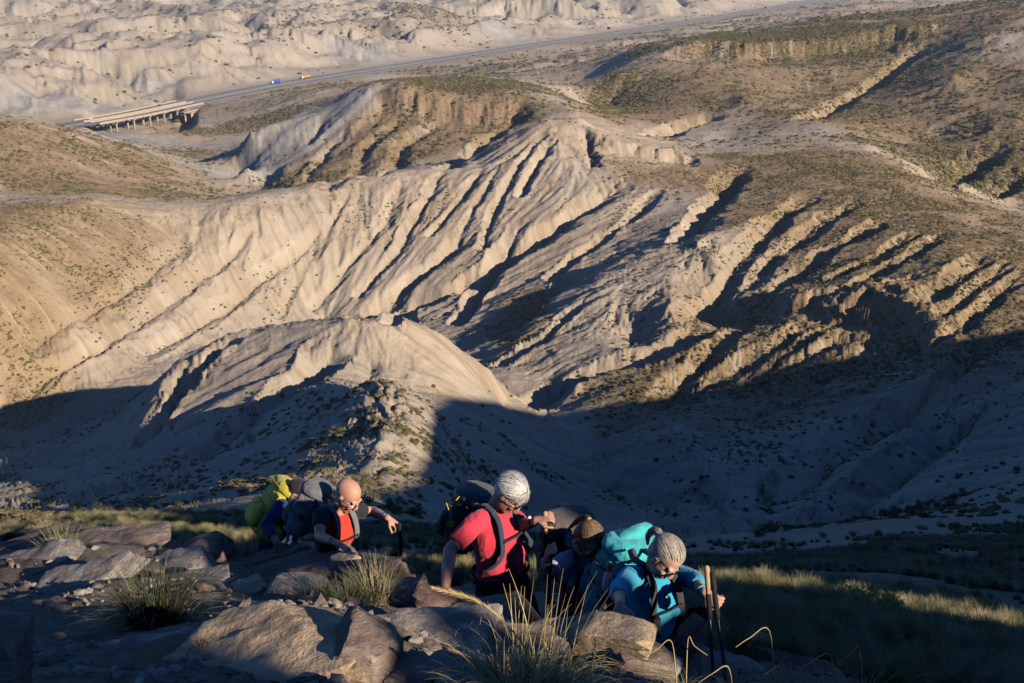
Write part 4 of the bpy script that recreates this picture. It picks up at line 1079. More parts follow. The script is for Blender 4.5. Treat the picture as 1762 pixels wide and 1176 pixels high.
# ---------------------------------------------------------------- hikers
def fabric(name, c, rough=.85, scale=9., var=.12, fold=.5, weave=True):
    m, nt, b = new_mat(name); k = Nodes(nt); tc = k.n('ShaderNodeTexCoord'); ob = tc.outputs['Object']
    n = k.noise(ob, scale, 4, .6); nt.links.new(k.mix(k.ramp(n, .25, .75), tuple(v*(1-var) for v in c), tuple(min(1, v*(1+var)) for v in c)), b.inputs['Base Color'])
    f = k.noise(k.mapping(ob, (.3, .5, .2), (1, 1, .45)), 13., 3, .55, .8)
    nt.links.new(k.bump(f, fold, .03), b.inputs['Normal']); b.inputs['Roughness'].default_value = rough
    b.inputs['Sheen Weight'].default_value = .15
    return m
def skin_mat(name, c):
    m, nt, b = new_mat(name); k = Nodes(nt); tc = k.n('ShaderNodeTexCoord')
    n = k.noise(tc.outputs['Object'], 14., 4, .6); nt.links.new(k.mix(k.ramp(n, .3, .7), tuple(v*.9 for v in c), tuple(v*1.06 for v in c)), b.inputs['Base Color'])
    b.inputs['Roughness'].default_value = .5; b.inputs['Specular IOR Level'].default_value = .35; b.inputs['Subsurface Weight'].default_value = .08; b.inputs['Subsurface Radius'].default_value = (.02, .008, .004); return m
def hair_mat(name, c1, c2):
    m, nt, b = new_mat(name); k = Nodes(nt); tc = k.n('ShaderNodeTexCoord')
    n = k.noise(tc.outputs['Object'], 60., 3, .6); nt.links.new(k.mix(k.ramp(n, .3, .7), c1, c2), b.inputs['Base Color']); b.inputs['Roughness'].default_value = .55; b.inputs['Specular IOR Level'].default_value = .4; return m
SK = {'pink': skin_mat('skin_pink', (.52, .27, .19)), 'tan': skin_mat('skin_tan', (.44, .23, .155)), 'fair': skin_mat('skin_fair', (.56, .32, .235))}
black_m = fabric('black_nylon', (.018, .019, .022), .7); shaft_m = plain('dark_carbon', (.02, .03, .06), .3, .5, .3); cork_m = plain('cork_grip', (.42, .27, .14), .8, .2); foam_m = plain('black_foam', (.02, .02, .022), .8, .2); lens_m = plain('dark_lens', (.01, .012, .015), .08, .6); metal_m = plain('bright_metal', (.5, .5, .5), .25, .5, .9); boot_m = fabric('boot_leather', (.06, .05, .042), .8); eye_w = plain('eye_white', (.7, .68, .65), .3, .5); lip_m = plain('lips', (.38, .13, .11), .5, .4)
def remesh(mb, name, mats, voxel=.0065, smooth=4, dec=.25, org=None, disp=0.):
    me = mb.mesh(name+'_raw', [], False, org); o = bpy.data.objects.new(name+'_raw', me); COL.objects.link(o)
    r = o.modifiers.new('r', 'REMESH'); r.mode = 'VOXEL'; r.voxel_size = voxel
    sm = o.modifiers.new('s', 'SMOOTH'); sm.factor = .5; sm.iterations = smooth
    if dec < 1: d = o.modifiers.new('d', 'DECIMATE'); d.ratio = dec
    dg = bpy.context.evaluated_depsgraph_get(); out = bpy.data.meshes.new_from_object(o.evaluated_get(dg)); out.name = name
    bpy.data.objects.remove(o); bpy.data.meshes.remove(me)
    out.materials.clear()
    for m in (mats if isinstance(mats, (list, tuple)) else [mats]): out.materials.append(m)
    if disp:
        V = np.empty(len(out.vertices)*3, np.float32); out.vertices.foreach_get('co', V); V = V.reshape(-1, 3)
        Nn = np.empty(len(out.vertices)*3, np.float32); out.vertices.foreach_get('normal', Nn); Nn = Nn.reshape(-1, 3)
        q = V.copy(); q[:, 2] *= .6
        V = V+Nn*((np.abs(n3d(q, 14., 3.))-.2)*disp)[:, None]; out.vertices.foreach_set('co', V.ravel().astype(np.float32))
    out.polygons.foreach_set('use_smooth', [True]*len(out.polygons)); out.update()
    return out
def frame(fwd, up):
    f = Vector(fwd).normalized(); u = Vector(up); u = (u-u.dot(f)*f).normalized(); return f, f.cross(u)*-1, u      # forward, left, up
def hand(mb, wrist, dirv, palm, curl, side, splay=.10, thumb=.6, s=1.):
    """palm with four unequal fingers and a thumb that leaves its side; palm = way the palm faces, side = +1 when the thumb is to dir x palm"""
    d = Vector(dirv).normalized(); n = Vector(palm); n = (n-n.dot(d)*d).normalized(); w = d.cross(n)*side
    wr = Vector(wrist); pc = wr+d*.048*s
    mb.ball(pc, (d*.052*s, w*.042*s, n*.017*s), 12, 8); mb.ball(wr+d*.02*s, (d*.035*s, w*.03*s, n*.021*s), 10, 7)
    for i, (o, L) in enumerate(((.031, .074), (.0105, .082), (-.0105, .076), (-.030, .06))):
        b = wr+d*.088*s+w*o*s; ang = 0.; q = b-d*.02*s; pts = [q, b]; dd = (d+w*(o*splay*30)).normalized()
        for sg, f in enumerate((.46, .31, .23)):
            ang += curl*(1.0 if sg == 0 else 1.15); v = dd*math.cos(ang)+n*math.sin(ang); b = b+v*L*f*s; pts.append(b)
        mb.tube(pts, [.0098*s, .0098*s, .0088*s, .0080*s, .0068*s], 8)
    b = wr+d*.03*s+w*.034*s; t1 = (d*.55+w*.75+n*.25).normalized(); t2 = (d*.8+w*(.35-.5*thumb)+n*(.2+.6*thumb)).normalized()
    mb.tube([b-t1*.015*s, b, b+t1*.034*s, b+t1*.034*s+t2*.03*s, b+t1*.034*s+t2*.052*s], [.013*s, .0135*s, .0115*s, .0098*s, .008*s], 8)
def limb(mb, a, b, c, ra, rb, rc, bulge=1.1):
    a, b, c = Vector(a), Vector(b), Vector(c)
    mb.tube([a, a.lerp(b, .35), a.lerp(b, .8), b, b.lerp(c, .3), b.lerp(c, .75), c], [ra, ra*bulge*.96, rb*1.02, rb, rb*1.04, rc*1.12, rc], 12)
def head(mb, c, f, l, u, s=1.):
    q = lambda a, b, d: c+(f*a+l*b+u*d)*s
    E = lambda p, r: mb.ball(p, (f*r[0]*s, l*r[1]*s, u*r[2]*s), 16, 11)
    E(q(-.012, 0, .035), (.100, .077, .088)); E(q(.022, 0, -.03), (.074, .064, .088)); E(q(.052, 0, -.092), (.034, .036, .026)); E(q(.02, 0, -.075), (.055, .055, .04))
    mb.tube([q(.088, 0, .012), q(.104, 0, -.018), q(.108, 0, -.032)], [.010*s, .0125*s, .014*s], 8)
    for sd in (-1, 1):
        E(q(.082, sd*.03, .022), (.016, .028, .010)); E(q(.072, sd*.04, -.03), (.022, .022, .02)); E(q(-.006, sd*.079, -.014), (.019, .009, .032)); E(q(.104, sd*.011, -.034), (.008, .009, .007))
    E(q(.083, 0, -.066), (.014, .026, .0085)); E(q(.08, 0, -.077), (.014, .022, .008))
def hair_strands(c, f, l, u, s, n, seed, region, flow, length, lift, width, mat):
    g = np.random.default_rng(seed); V = []; F = []
    cc = c+(f*-.012+u*.035)*s; rad = Vector((.104, .081, .093))*s
    k = 0
    while k < n:
        d = Vector(g.normal(0, 1, 3)).normalized()
        if not region(d): continue
        k += 1; pts = []; dd = d.copy(); L = length*(.7+.6*g.random())*s
        lf = lift*(.3+g.random())
        for i in range(6):
            p = cc+f*dd.x*rad.x+l*dd.y*rad.y+u*dd.z*rad.z; nrm = (f*dd.x+l*dd.y+u*dd.z).normalized(); pts.append(p+nrm*lf*s*(i/5)**.8+nrm*.001)
            fl = Vector(flow(dd))+Vector(g.normal(0, .035, 3)); fl = fl-fl.dot(dd)*dd; fl = fl.normalized() if fl.length > 1e-4 else fl; dd = (dd+fl*(L/5/.09/s)).normalized()
        o = len(V)
        for i, p in enumerate(pts):
            t = (pts[min(i+1, 5)]-pts[max(i-1, 0)]).normalized(); nn = (p-cc).normalized(); sd = t.cross(nn).normalized()*width*s*(1-.75*i/5); V += [p-sd, p+sd]
        F += [(o+2*i, o+2*i+1, o+2*i+3, o+2*i+2) for i in range(5)]
    return V, F
def make_person(J, label, skin, clothes, look, up_head, hs=1., build=1., female=False):
    """J: joints as places; clothes: dict of materials; returns the person (one body mesh) with clothes and hair as children"""
    H, N_, SR, SL = J['pelvis'], J['neck'], J['sr'], J['sl']; lat = (SL-SR).normalized(); up = (N_-H).normalized(); lat = (lat-lat.dot(up)*up).normalized(); fw = lat.cross(up)          # lat points to the hiker's left
    base = Vector(((J['ar']+J['al'])/2)); org = Vector((base.x, base.y, min(J['ar'].z, J['al'].z)-.06))
    Lt = (N_-H).length
    def torso(mb, k, top=True):
        b = build*k
        mb.ball(H+up*.02, (lat*.165*b, fw*.118*b, up*.13), 16, 10); mb.ball(H+up*Lt*.30+fw*.012, (lat*.152*b, fw*.118*b, up*.15), 16, 10)
        mb.ball(H+up*Lt*.62+fw*.012, (lat*.165*b, fw*.120*b, up*.17), 16, 10); mb.ball(H+up*Lt*.80, (lat*.155*b, fw*.10*b, up*.12), 16, 10)
        for sd, S in ((-1, SR), (1, SL)):
            mb.tube([N_-up*.03+lat*sd*.03, (N_-up*.02+S)/2, S], [.052*k, .056*k, .058*k*build**.5], 12)
            if female: mb.ball(H+up*Lt*.60+lat*sd*.075+fw*.09, (lat*.062, fw*.06, up*.062), 12, 8)
    f, l, u = frame(look, up_head); hc = J['head']
    mb = MB(); torso(mb, .93); head(mb, hc, f, l, u, hs)
    mb.tube([N_-up*.06, N_, hc-u*.05*hs-f*.02], [.06, .055, .053], 12)
    a = .041*build**.6*(.88 if female else 1)
    limb(mb, SR, J['er'], J['wr'], a*1.12, a*.92, a*.66); limb(mb, SL, J['el'], J['wl'], a*1.12, a*.92, a*.66)
    for w, e, hd, sd in (('wr', 'er', 'hr', 1), ('wl', 'el', 'hl', -1)):
        h_ = J[hd]; hand(mb, J[w], h_['dir'], h_['palm'], h_['curl'], h_.get('side', sd), h_.get('splay', .1), h_.get('thumb', .6))
    tq = .074*build**.5
    for hp, kn, an in (('hipr', 'kr', 'ar'), ('hipl', 'kl', 'al')): limb(mb, J[hp], J[kn], J[an], tq, tq*.74, tq*.5)
    body = obj('person', remesh(mb, 'person', SK[skin], .0058, 3, .22, org), None, label, 'person', 'hikers climbing in a line', None, org)
    add = lambda n, me: obj(n, me, body)
    # shirt
    mb = MB(); torso(mb, 1.04)
    for S, E_, W in ((SR, J['er'], J['wr']), (SL, J['el'], J['wl'])):
        e = J.get('sleeve', .62); m_ = S.lerp(E_, .5)
        if e <= 1: mb.tube([S, m_, S.lerp(E_, e)], [.064*build**.5, .060*build**.5, .055*build**.5], 12, False)
        else: mb.tube([S, m_, E_, E_.lerp(W, e-1)], [.064*build**.5, .058*build**.5, .052*build**.5, .045*build**.5], 12, False)
    mb.tube([N_-up*.07, N_-up*.002], [.074, .064], 14, False)
    add('shirt', remesh(mb, 'shirt', clothes['shirt'], .0085, 3, .4, org, .008))
    # trousers
    mb = MB(); mb.ball(H-up*.03, (lat*.172*build, fw*.128*build, up*.105), 16, 10)
    for hp, kn, an in (('hipr', 'kr', 'ar'), ('hipl', 'kl', 'al')): A, B, C_ = J[hp], J[kn], J[an]; mb.tube([A+(A-B)*.1, A.lerp(B, .5), B, B.lerp(C_, .5), B.lerp(C_, .93)], [.098*build**.5, .092*build**.5, .078, .07, .066], 12, False)
    add('trousers', remesh(mb, 'trousers', clothes['trousers'], .009, 3, .4, org, .008))
    mb = MB()
    for an, kn in (('ar', 'kr'), ('al', 'kl')):
        A = J[an]; d = Vector((fw.x, fw.y, 0)).normalized(); m2 = MB()
        m2.tube([A+Vector((0, 0, .06)), A-Vector((0, 0, .02))], [.05, .052], 12); m2.tube([A-Vector((0, 0, .045))-d*.06, A-Vector((0, 0, .045))+d*.05, A-Vector((0, 0, .055))+d*.15], [.045, .048, .036], 12)
        add('boot', remesh(m2, 'boot', boot_m, .008, 3, .4, org))
    # face pieces
    q = lambda a, b, d: hc+(f*a+l*b+u*d)*hs-org
    for sd in (-1, 1): add('eye', MB().ball(q(.081, sd*.031, .002), (.012*hs,)*3, 10, 7).mesh('eye', eye_w, True))
    add('mouth', MB().ball(q(.0935, 0, -.071), (f*.004, l*.022, u*.005), 10, 6).mesh('mouth', lip_m, True))
    if clothes.get('glasses'):
        g = MB()
        for sd in (-1, 1):
            if clothes['glasses'] == 'dark': g.ball(q(.101, sd*.034, .0), (f*.006, l*.03, u*.021), 12, 8)
            else: g.tube([q(.104, sd*.034, 0)+(l*math.cos(t_)*.026+u*math.sin(t_)*.018)*hs for t_ in np.linspace(0, 6.283, 15)], .0022, 5, False)
        ge = obj('glasses', g.mesh('glasses', lens_m, True), body)
        fr_ = MB().tube([q(.107, -.008, .008), q(.107, .008, .008)], .003, 6)
        for sd in (-1, 1): fr_.tube([q(.100, sd*.063, .010), q(.06, sd*.082, .006), q(-.01, sd*.089, .002)], .0032, 6)
        obj('frame', fr_.mesh('frame', black_m if clothes['glasses'] == 'dark' else metal_m, True), ge)
    return body, dict(org=org, up=up, lat=lat, fw=fw, f=f, l=l, u=u, hc=hc, H=H, N=N_)
def watch(body, org, wrist, elbow, mat):
    d = (wrist-elbow).normalized(); c = wrist-d*.03-org; a = d.orthogonal().normalized(); b = d.cross(a)
    w = obj('watch', MB().tube([c-d*.009, c+d*.009], .034, 14, False).mesh('watch', mat), body)
    o = Vector((0, -.6, .8)); o = (o-o.dot(d)*d).normalized(); obj('dial', MB().tube([c+o*.030, c+o*.041], .017, 14, False).mesh('dial', metal_m), w)
# backpacks: a shell lofted along the back
def loft(sections, n=20, sq=3.2):
    """sections: (centre, half width vector, half depth vector); superellipse rings"""
    V = []; F = []
    for c, a, b in sections:
        for k in range(n):
            t = 2*math.pi*k/n; ct, st = math.cos(t), math.sin(t)
            V.append(Vector(c)+Vector(a)*math.copysign(abs(ct)**(2/sq), ct)+Vector(b)*math.copysign(abs(st)**(2/sq), st))
    m = len(sections)
    for i in range(m-1):
        for k in range(n): F.append((i*n+k, i*n+(k+1) % n, (i+1)*n+(k+1) % n, (i+1)*n+k))
    F.append(tuple(range(n-1, -1, -1))); F.append(tuple(range((m-1)*n, m*n)))
    return V, F
def strap(mb, pts, w, nrm, th=.006):
    mb.tube(pts, [(w, th)]*len(pts), 8, False, nrm)
def backpack(label, top, bottom, back, width, depth, mats, info, bulge=1., lid=True, straps=True, side=None, extra=None, org_dn=0.):
    """top/bottom: ends of the pack axis; back: way it sticks out from the wearer"""
    top, bottom = Vector(top), Vector(bottom); ax = (top-bottom); Lk = ax.length; ax.normalize(); bk = Vector(back); bk = (bk-bk.dot(ax)*ax).normalized(); sd = ax.cross(bk).normalized()
    org = bottom.copy(); e = empty('backpack', org, label, 'backpack', 'backpacks carried by the hikers')
    rel = lambda a, b, c: ax*a*Lk+bk*b+sd*c
    secs = []
    for t, w, d in ((-.02, .55, .5), (.02, .85, .8), (.12, .98, .98), (.35, 1., 1.05*bulge), (.6, 1., 1.02*bulge), (.8, .97, .95), (.9, .85, .8), (.95, .6, .55)): secs.append((rel(t, 0, 0), sd*width/2*w, bk*depth/2*d))
    V, F = loft(secs, 24); mb = MB().add(V, F); b_ = obj('pack_body', remesh(mb, 'pack_body', mats[0], .011, 4, .6, None, .014), e)
    if lid:
        secs = [(rel(t, -.01, 0), sd*width/2*w, bk*depth/2*d) for t, w, d in ((.84, .75, .7), (.88, 1.02, 1.02), (.95, 1.05, 1.08), (1.02, 1.0, 1.0), (1.07, .8, .75), (1.09, .4, .4))]
        V, F = loft(secs, 24, 2.6); obj('lid', remesh(MB().add(V, F), 'lid', mats[1], .011, 3, .6, None, .012), e)
        z_ = MB(); z_.tube([rel(.95, depth*.46, -width*.36), rel(.95, depth*.52, 0), rel(.95, depth*.46, width*.36)], .004, 6); obj('zip', z_.mesh('zip', mats[3], True), e)
    secs = [(rel(t, depth*.52*bulge, 0), sd*width/2*w, bk*.05*d) for t, w, d in ((.1, .5, .5), (.14, .72, .9), (.3, .76, 1.1), (.48, .74, .9), (.54, .5, .4))]
    V, F = loft(secs, 20, 3.); obj('front_pocket', remesh(MB().add(V, F), 'front_pocket', mats[2], .011, 3, .6, None, .01), e)
    for s_ in (-1, 1):
        secs = [(rel(t, 0, s_*width*.5), sd*.035*w, bk*depth*.36*w) for t, w in ((.02, .6), (.06, .95), (.2, 1.), (.3, .9), (.33, .7))]
        V, F = loft(secs, 16, 2.4); obj('side_pocket', MB().add(V, F).mesh('side_pocket', mats[2], True), e)
        cs = MB()
        for t in (.42, .66): cs.tube([rel(t, -depth*.3, s_*width*.52), rel(t+.03, depth*.2, s_*width*.535), rel(t+.05, depth*.55, s_*width*.34)], [(.010, .003)]*3, 6, False, sd)
        obj('compression_strap', cs.mesh('compression_strap', mats[3]), e)
        obj('buckle', MB().box(rel(.45, -.02, s_*width*.535), (.03, .03, .025)).mesh('buckle', foam_m), e)
    if straps:
        for key in ('sr', 'sl'):
            S = info['J'][key]; N_ = info['N']; up, fw, lat = info['up'], info['fw'], info['lat']; s_ = -1 if key == 'sr' else 1
            sh = S.lerp(N_, .5)+up*.050
            pts = [top-ax*.06*Lk+sd*0+(sh-fw*.12-(top-ax*.06*Lk))*.55, sh-fw*.075-up*.01, sh+up*.014, sh+fw*.07-up*.022, sh+fw*.118-up*.10+lat*s_*.004, info['H']+up*(info['Lt']*.52)+fw*.135*info['b']+lat*s_*.105*info['b'], info['H']+up*(info['Lt']*.36)+fw*.09*info['b']+lat*s_*.165*info['b'], info['H']+up*(info['Lt']*.26)-fw*.02+lat*s_*.175*info['b']]
            c = catmull3([p-org for p in pts], 5); mb = MB(); strap(mb, c, .024, lat, .008); obj('shoulder_strap', mb.mesh('shoulder_strap', mats[4] if len(mats) > 4 else black_m, True), e)
        up, fw, lat, b = info['up'], info['fw'], info['lat'], info['b']; hb = info['H']+up*.05
        ring = [hb+lat*math.cos(q)*.178*b+fw*math.sin(q)*.138*b-org for q in np.linspace(-2.6, 2.6+3.14159*0, 3)]
        ring = [hb+lat*.182*b*math.cos(q)+fw*.142*b*math.sin(q)-org for q in np.linspace(0, 2*math.pi, 25)]
        mb = MB(); mb.tube(ring, [(.022, .006)]*25, 8, False, up); obj('hip_belt', mb.mesh('hip_belt', black_m, True), e)
        cb_ = info['H']+up*info['Lt']*.70+fw*.142*b; obj('chest_strap', MB().tube([cb_-lat*.10-org, cb_+fw*.008-org, cb_+lat*.10-org], [(.009, .003)]*3, 6, False, up).mesh('chest_strap', black_m), e)
    return e, rel, org
def pole(label, top, tip, grip_mat, s_grip=.14, strap_side=(.6, 0, -.8), group='trekking poles'):
    top, tip = Vector(top), Vector(tip); d = (tip-top); L = d.length; d.normalize(); e = empty('trekking_pole', tip, label, 'trekking pole', group)
    q = lambda t: top+d*t-tip
    obj('grip', MB().tube([q(0), q(.012), q(.03), q(.06), q(.1), q(s_grip)], [.016, .017, .0130, .0140, .0130, .0125], 12).mesh('grip', grip_mat, True), e)
    obj('grip_foam', MB().tube([q(s_grip), q(s_grip+.12)], .0145, 12).mesh('grip_foam', foam_m, True), e)
    sh = obj('shaft', MB().tube([q(s_grip+.1), q(L*.6)], .0085, 10).tube([q(L*.6), q(L)], [.0072, .006], 10).mesh('shaft', shaft_m, True), e)
    obj('clamp', MB().tube([q(L*.58), q(L*.62)], .0125, 10).mesh('clamp', foam_m, True), sh)
    obj('basket', MB().tube([q(L-.075), q(L-.065)], .024, 14, False).mesh('basket', foam_m), e)
    a = Vector(strap_side).normalized(); b = a.cross(d).normalized()
    lp = [q(.01), q(.02)+a*.016+b*.008, q(.07)+a*.026+b*.009, q(.11)+a*.018, q(.07)+a*.014-b*.009, q(.02)+a*.008-b*.007, q(.012)]
    obj('wrist_strap', MB().tube(catmull3(lp, 5), [(.006, .0018)]*(len(lp)*5-4), 6, False, b).mesh('wrist_strap', black_m), e)
    return e
V3 = Vector
def leg_ik(hip, fx, fy, fwd, j, k):
    g = ground(fx, fy)+.10; a = Vector((fx, fy, g)); v = a-hip; d = v.length; T_, S_ = .44, .43
    if d > T_+S_-.005: a = hip+v.normalized()*(T_+S_-.005); v = a-hip; d = v.length
    x = (T_*T_-S_*S_+d*d)/(2*d); h = math.sqrt(max(T_*T_-x*x, 1e-6)); vd = v.normalized(); p = Vector(fwd); p = (p-p.dot(vd)*vd).normalized()
    j['k'+k] = hip+vd*x+p*h; j['a'+k] = a
def joints(head_, neck, sr, sl, pelvis, er, wr, el, wl, hr, hl, sleeve, step=(.10, -.04)):
    J = dict(head=head_, neck=neck, sr=sr, sl=sl, pelvis=pelvis, er=er, wr=wr, el=el, wl=wl, hr=hr, hl=hl, sleeve=sleeve)
    up = (neck-pelvis).normalized(); lat = (sl-sr); lat = (lat-lat.dot(up)*up).normalized(); fw = lat.cross(up); fh = V3((fw.x, fw.y, 0)).normalized(); lh = V3((lat.x, lat.y, 0)).normalized()
    for k, s_, st in (('r', -1, step[0]), ('l', 1, step[1])):
        hip = pelvis+lat*s_*.09-up*.03; J['hip'+k] = hip; f_ = hip+fh*st+lh*s_*.03; leg_ik(hip, f_.x, f_.y, fh+V3((0, 0, .2)), J, k)
    return J
def info_of(J, nfo, b): nfo.update(J=J, Lt=(nfo['N']-nfo['H']).length, b=b); return nfo
def assign(o, mat, cond):
    me = o.data; me.materials.append(mat)
    for p in me.polygons:
        if cond(p.center+o.parent.location): p.material_index = len(me.materials)-1
def child(o, nm): return [c for c in o.children if c.name.split('.')[0] == nm][0]
def seg_d(p, a, b):
    t = max(0, min(1, (p-a).dot(b-a)/(b-a).length_squared)); return (p-a.lerp(b, t)).length
def hair(body, nfo, mat, hs, n, seed, region, flow, length, lift, width=.0032, shell=True):
    c, f, l, u, org = nfo['hc'], nfo['f'], nfo['l'], nfo['u'], nfo['org']; mb = MB()
    if shell: mb.ball(c+(f*-.024+u*.044)*hs, (f*.094*hs, l*.0815*hs, u*.088*hs), 18, 12)
    if shell: mb.ball(c+(f*-.045+u*-.005)*hs, (f*.066*hs, l*.074*hs, u*.075*hs), 18, 12)
    V, F = hair_strands(c, f, l, u, hs, n, seed, region, flow, length, lift, width, mat); mb.add(V, F)
    return obj('hair', mb.mesh('hair', mat, True, org), body)
def tail(body, nfo, mat, root, pts, r, n, seed):
    """a bundle of strands: ponytail"""
    g = np.random.default_rng(seed); mb = MB(); c, f, l, u, org = (nfo[q] for q in ('hc', 'f', 'l', 'u', 'org')); W = lambda q: c+f*q[0]+l*q[1]+u*q[2]-org
    base = catmull3([W(q) for q in [root]+pts], 4)
    for _ in range(n):
        off = V3(g.normal(0, 1, 3)).normalized()*r*math.sqrt(g.random()); m = len(base)
        mb.tube([p+off*(.35+.9*math.sin(math.pi*min(1, (i+1)/m)))+V3(g.normal(0, .0015, 3)) for i, p in enumerate(base)], [.0026*(1-.6*i/m) for i in range(m)], 4, False)
    return obj('ponytail', mb.mesh('ponytail', mat, True), body)
trs = fabric('dark_trousers', (.016, .017, .021), .85)
H_ = lambda d, p, c, **k: dict(dir=V3(d), palm=V3(p), curl=c, **k)

# --- bald man in red and black, hand on the slab, other arm out to a pole
J = joints(P(598,853,8.47), P(579,883,8.53), P(553,886,8.39), P(610,880,8.67), P(572,985,8.70), P(549,923,8.22), P(570,931,8.03), P(641,880,8.77), P(667,892,8.55),
           H_((.86, -.25, -.30), (0, -.25, -1), .22, splay=.25, thumb=.2), H_((.72, -.15, -.55), (-.35, .1, -.9), .95), .6)
body, nf = make_person(J, 'bald person in a red and black T-shirt leaning on a slab and reaching right', 'pink', dict(shirt=fabric('red_sport_shirt', (.50, .05, .025)), trousers=trs, glasses='clear'), (.72, -.42, -.55), (.3, -.05, 1), 1.05, 1.05)
fb = fabric('black_sport_panel', (.025, .027, .032)); sh = child(body, 'shirt')
assign(sh, fb, lambda p: min(seg_d(p, J['sr'], J['er']), seg_d(p, J['sl'], J['el'])) < .078 or (p-nf['H']).dot(nf['fw']) < -.02 or abs((p-nf['H']).dot(nf['lat'])) > .135)
watch(body, nf['org'], J['wl'], J['el'], foam_m)
grey1 = fabric('grey_ripstop', (.15, .15, .16)); grey2 = fabric('dark_grey_ripstop', (.075, .075, .085))
backpack('grey backpack with a long zip worn by the bald hiker', P(546,836,8.67), P(515,912,8.75), (-.85, .25, .25), .30, .20, [grey1, grey1, grey1, grey2, fabric('grey_strap', (.17, .17, .18))], info_of(J, nf, 1.05))
pole('trekking pole with black grip planted right of the upright plate, held at arm\'s length', P(687,903,8.51), P(687,903,8.51)+V3((.035, -.12, -.78)), foam_m)

# --- person with the yellow pack, mostly hidden behind
J = joints(P(512,848,9.34), P(503,862,9.40), P(482,872,9.26), P(526,868,9.5), P(476,948,9.6), P(458,905,9.12), P(476,934,8.98), P(540,900,9.6), P(552,925,9.5),
           H_((.5, -.3, -.8), (.3, .5, -.6), .5), H_((.6, -.2, -.6), (0, 0, -1), .5), 1.7)
body, nf = make_person(J, 'bent person in dark blue half hidden behind the bald hiker', 'tan', dict(shirt=fabric('navy_jersey', (.025, .04, .13)), trousers=trs), (.7, -.2, -.65), (.4, 0, 1), .92, 1.0)
hair(body, nf, fabric('purple_cap', (.03, .024, .04)), .92, 60, 5, lambda d: d.z > .5, lambda d: (-1, 0, 0), .03, .001)
yel = fabric('yellow_ripstop', (.52, .44, .045), .6); 
e, rel, og = backpack('tall yellow backpack with hanging straps at the left end of the line', P(499,836,9.46), P(449,918,9.46), (-.62, -.25, .55), .36, .26, [yel, yel, yel, fabric('yellow_webbing', (.6, .5, .05)), black_m], info_of(J, nf, 1.0), 1.05)
for i, (a, b) in enumerate((((478, 905), (470, 952)), ((500, 880), (492, 940)))): obj('hanging_strap', MB().tube([P(*a, 9.15)-og, P(a[0]-3, (a[1]+b[1])/2, 9.1)-og, P(*b, 9.1)-og], [(.011, .003)]*3, 6, False, (1, 0, 0)).mesh('hanging_strap', yel), e)

# --- white-haired man in a red T-shirt
J = joints(P(878,850,6.88), P(850,876,6.98), P(822,896,6.86), P(883,893,7.10), P(862,992,7.12), P(774,947,6.74), P(767,1007,6.48), P(900,905,6.98), P(922,896,6.82),
           H_((.04, -.12, -1), (.25, 1, -.1), .12, splay=.28, thumb=.1), H_((.78, -.1, .35), (.25, .35, -.85), 1.05), .80, (.16, -.02))
body, nf = make_person(J, 'white-haired person in a plain red T-shirt and sunglasses, one hand down on a rock', 'tan', dict(shirt=fabric('crimson_tshirt', (.58, .045, .075)), trousers=trs, glasses='dark'), (.62, -.40, -.68), (.5, .0, .8), .96, 1.12)
hair(body, nf, hair_mat('white_hair', (.50, .48, .45), (.72, .70, .66)), .96, 1500, 6, lambda d: d.z > -.45 and (d.x < .52 or d.z > .42) and not (abs(d.y) > .75 and d.z < -.05 and d.x > -.15), lambda d: (-.5+.5*d.x, d.y*.5, -.35), .075, .020, .0019)
watch(body, nf['org'], J['wl'], J['el'], foam_m)
blk = fabric('black_ripstop', (.03, .031, .034)); dk = fabric('charcoal_ripstop', (.07, .07, .072)); ye = fabric('yellow_piping', (.6, .42, .03))
e, rel, og = backpack('black and charcoal backpack with small yellow marks, on the white-haired hiker', P(822,846,7.18), P(792,936,7.26), (-.82, .22, .30), .32, .24, [blk, dk, blk, black_m, fabric('blue_grey_strap', (.035, .045, .07))], info_of(J, nf, 1.14))
cE = P(776,902,6.98)-og; rg = [cE+V3((math.cos(q)*.020, 0, math.sin(q)*.020)) for q in np.linspace(0, 6.283, 17)]
obj('emblem', MB().tube(rg, .004, 6, False).tube([cE+V3((-.008, 0, .009)), cE+V3((-.008, 0, -.009))], .003, 6).tube([cE+V3((-.008, 0, .009)), cE+V3((.008, 0, .009))], .003, 6).tube([cE+V3((-.008, 0, 0)), cE+V3((.006, 0, 0))], .003, 6).tube([cE+V3((-.008, 0, -.009)), cE+V3((.008, 0, -.009))], .003, 6).mesh('emblem', ye, True), e)
for a, b in (((768, 866), (772, 877)), ((785, 861), (790, 855))): obj('yellow_tab', MB().tube([P(*a, 7.0)-og, P(*b, 7.0)-og], .0035, 6).mesh('yellow_tab', ye), e)
obj('drawstring', MB().tube(catmull3([P(769,905,7.0)-og, P(771,918,6.98)-og, P(770,935,6.98)-og], 4), .005, 6).mesh('drawstring', black_m), e)
pole('trekking pole with tan grip in the left hand of the white-haired hiker', P(938,884,6.80), P(938,884,6.80)+V3((.03, .02, -1.02)), cork_m, .12, (-1, 0, -.4))

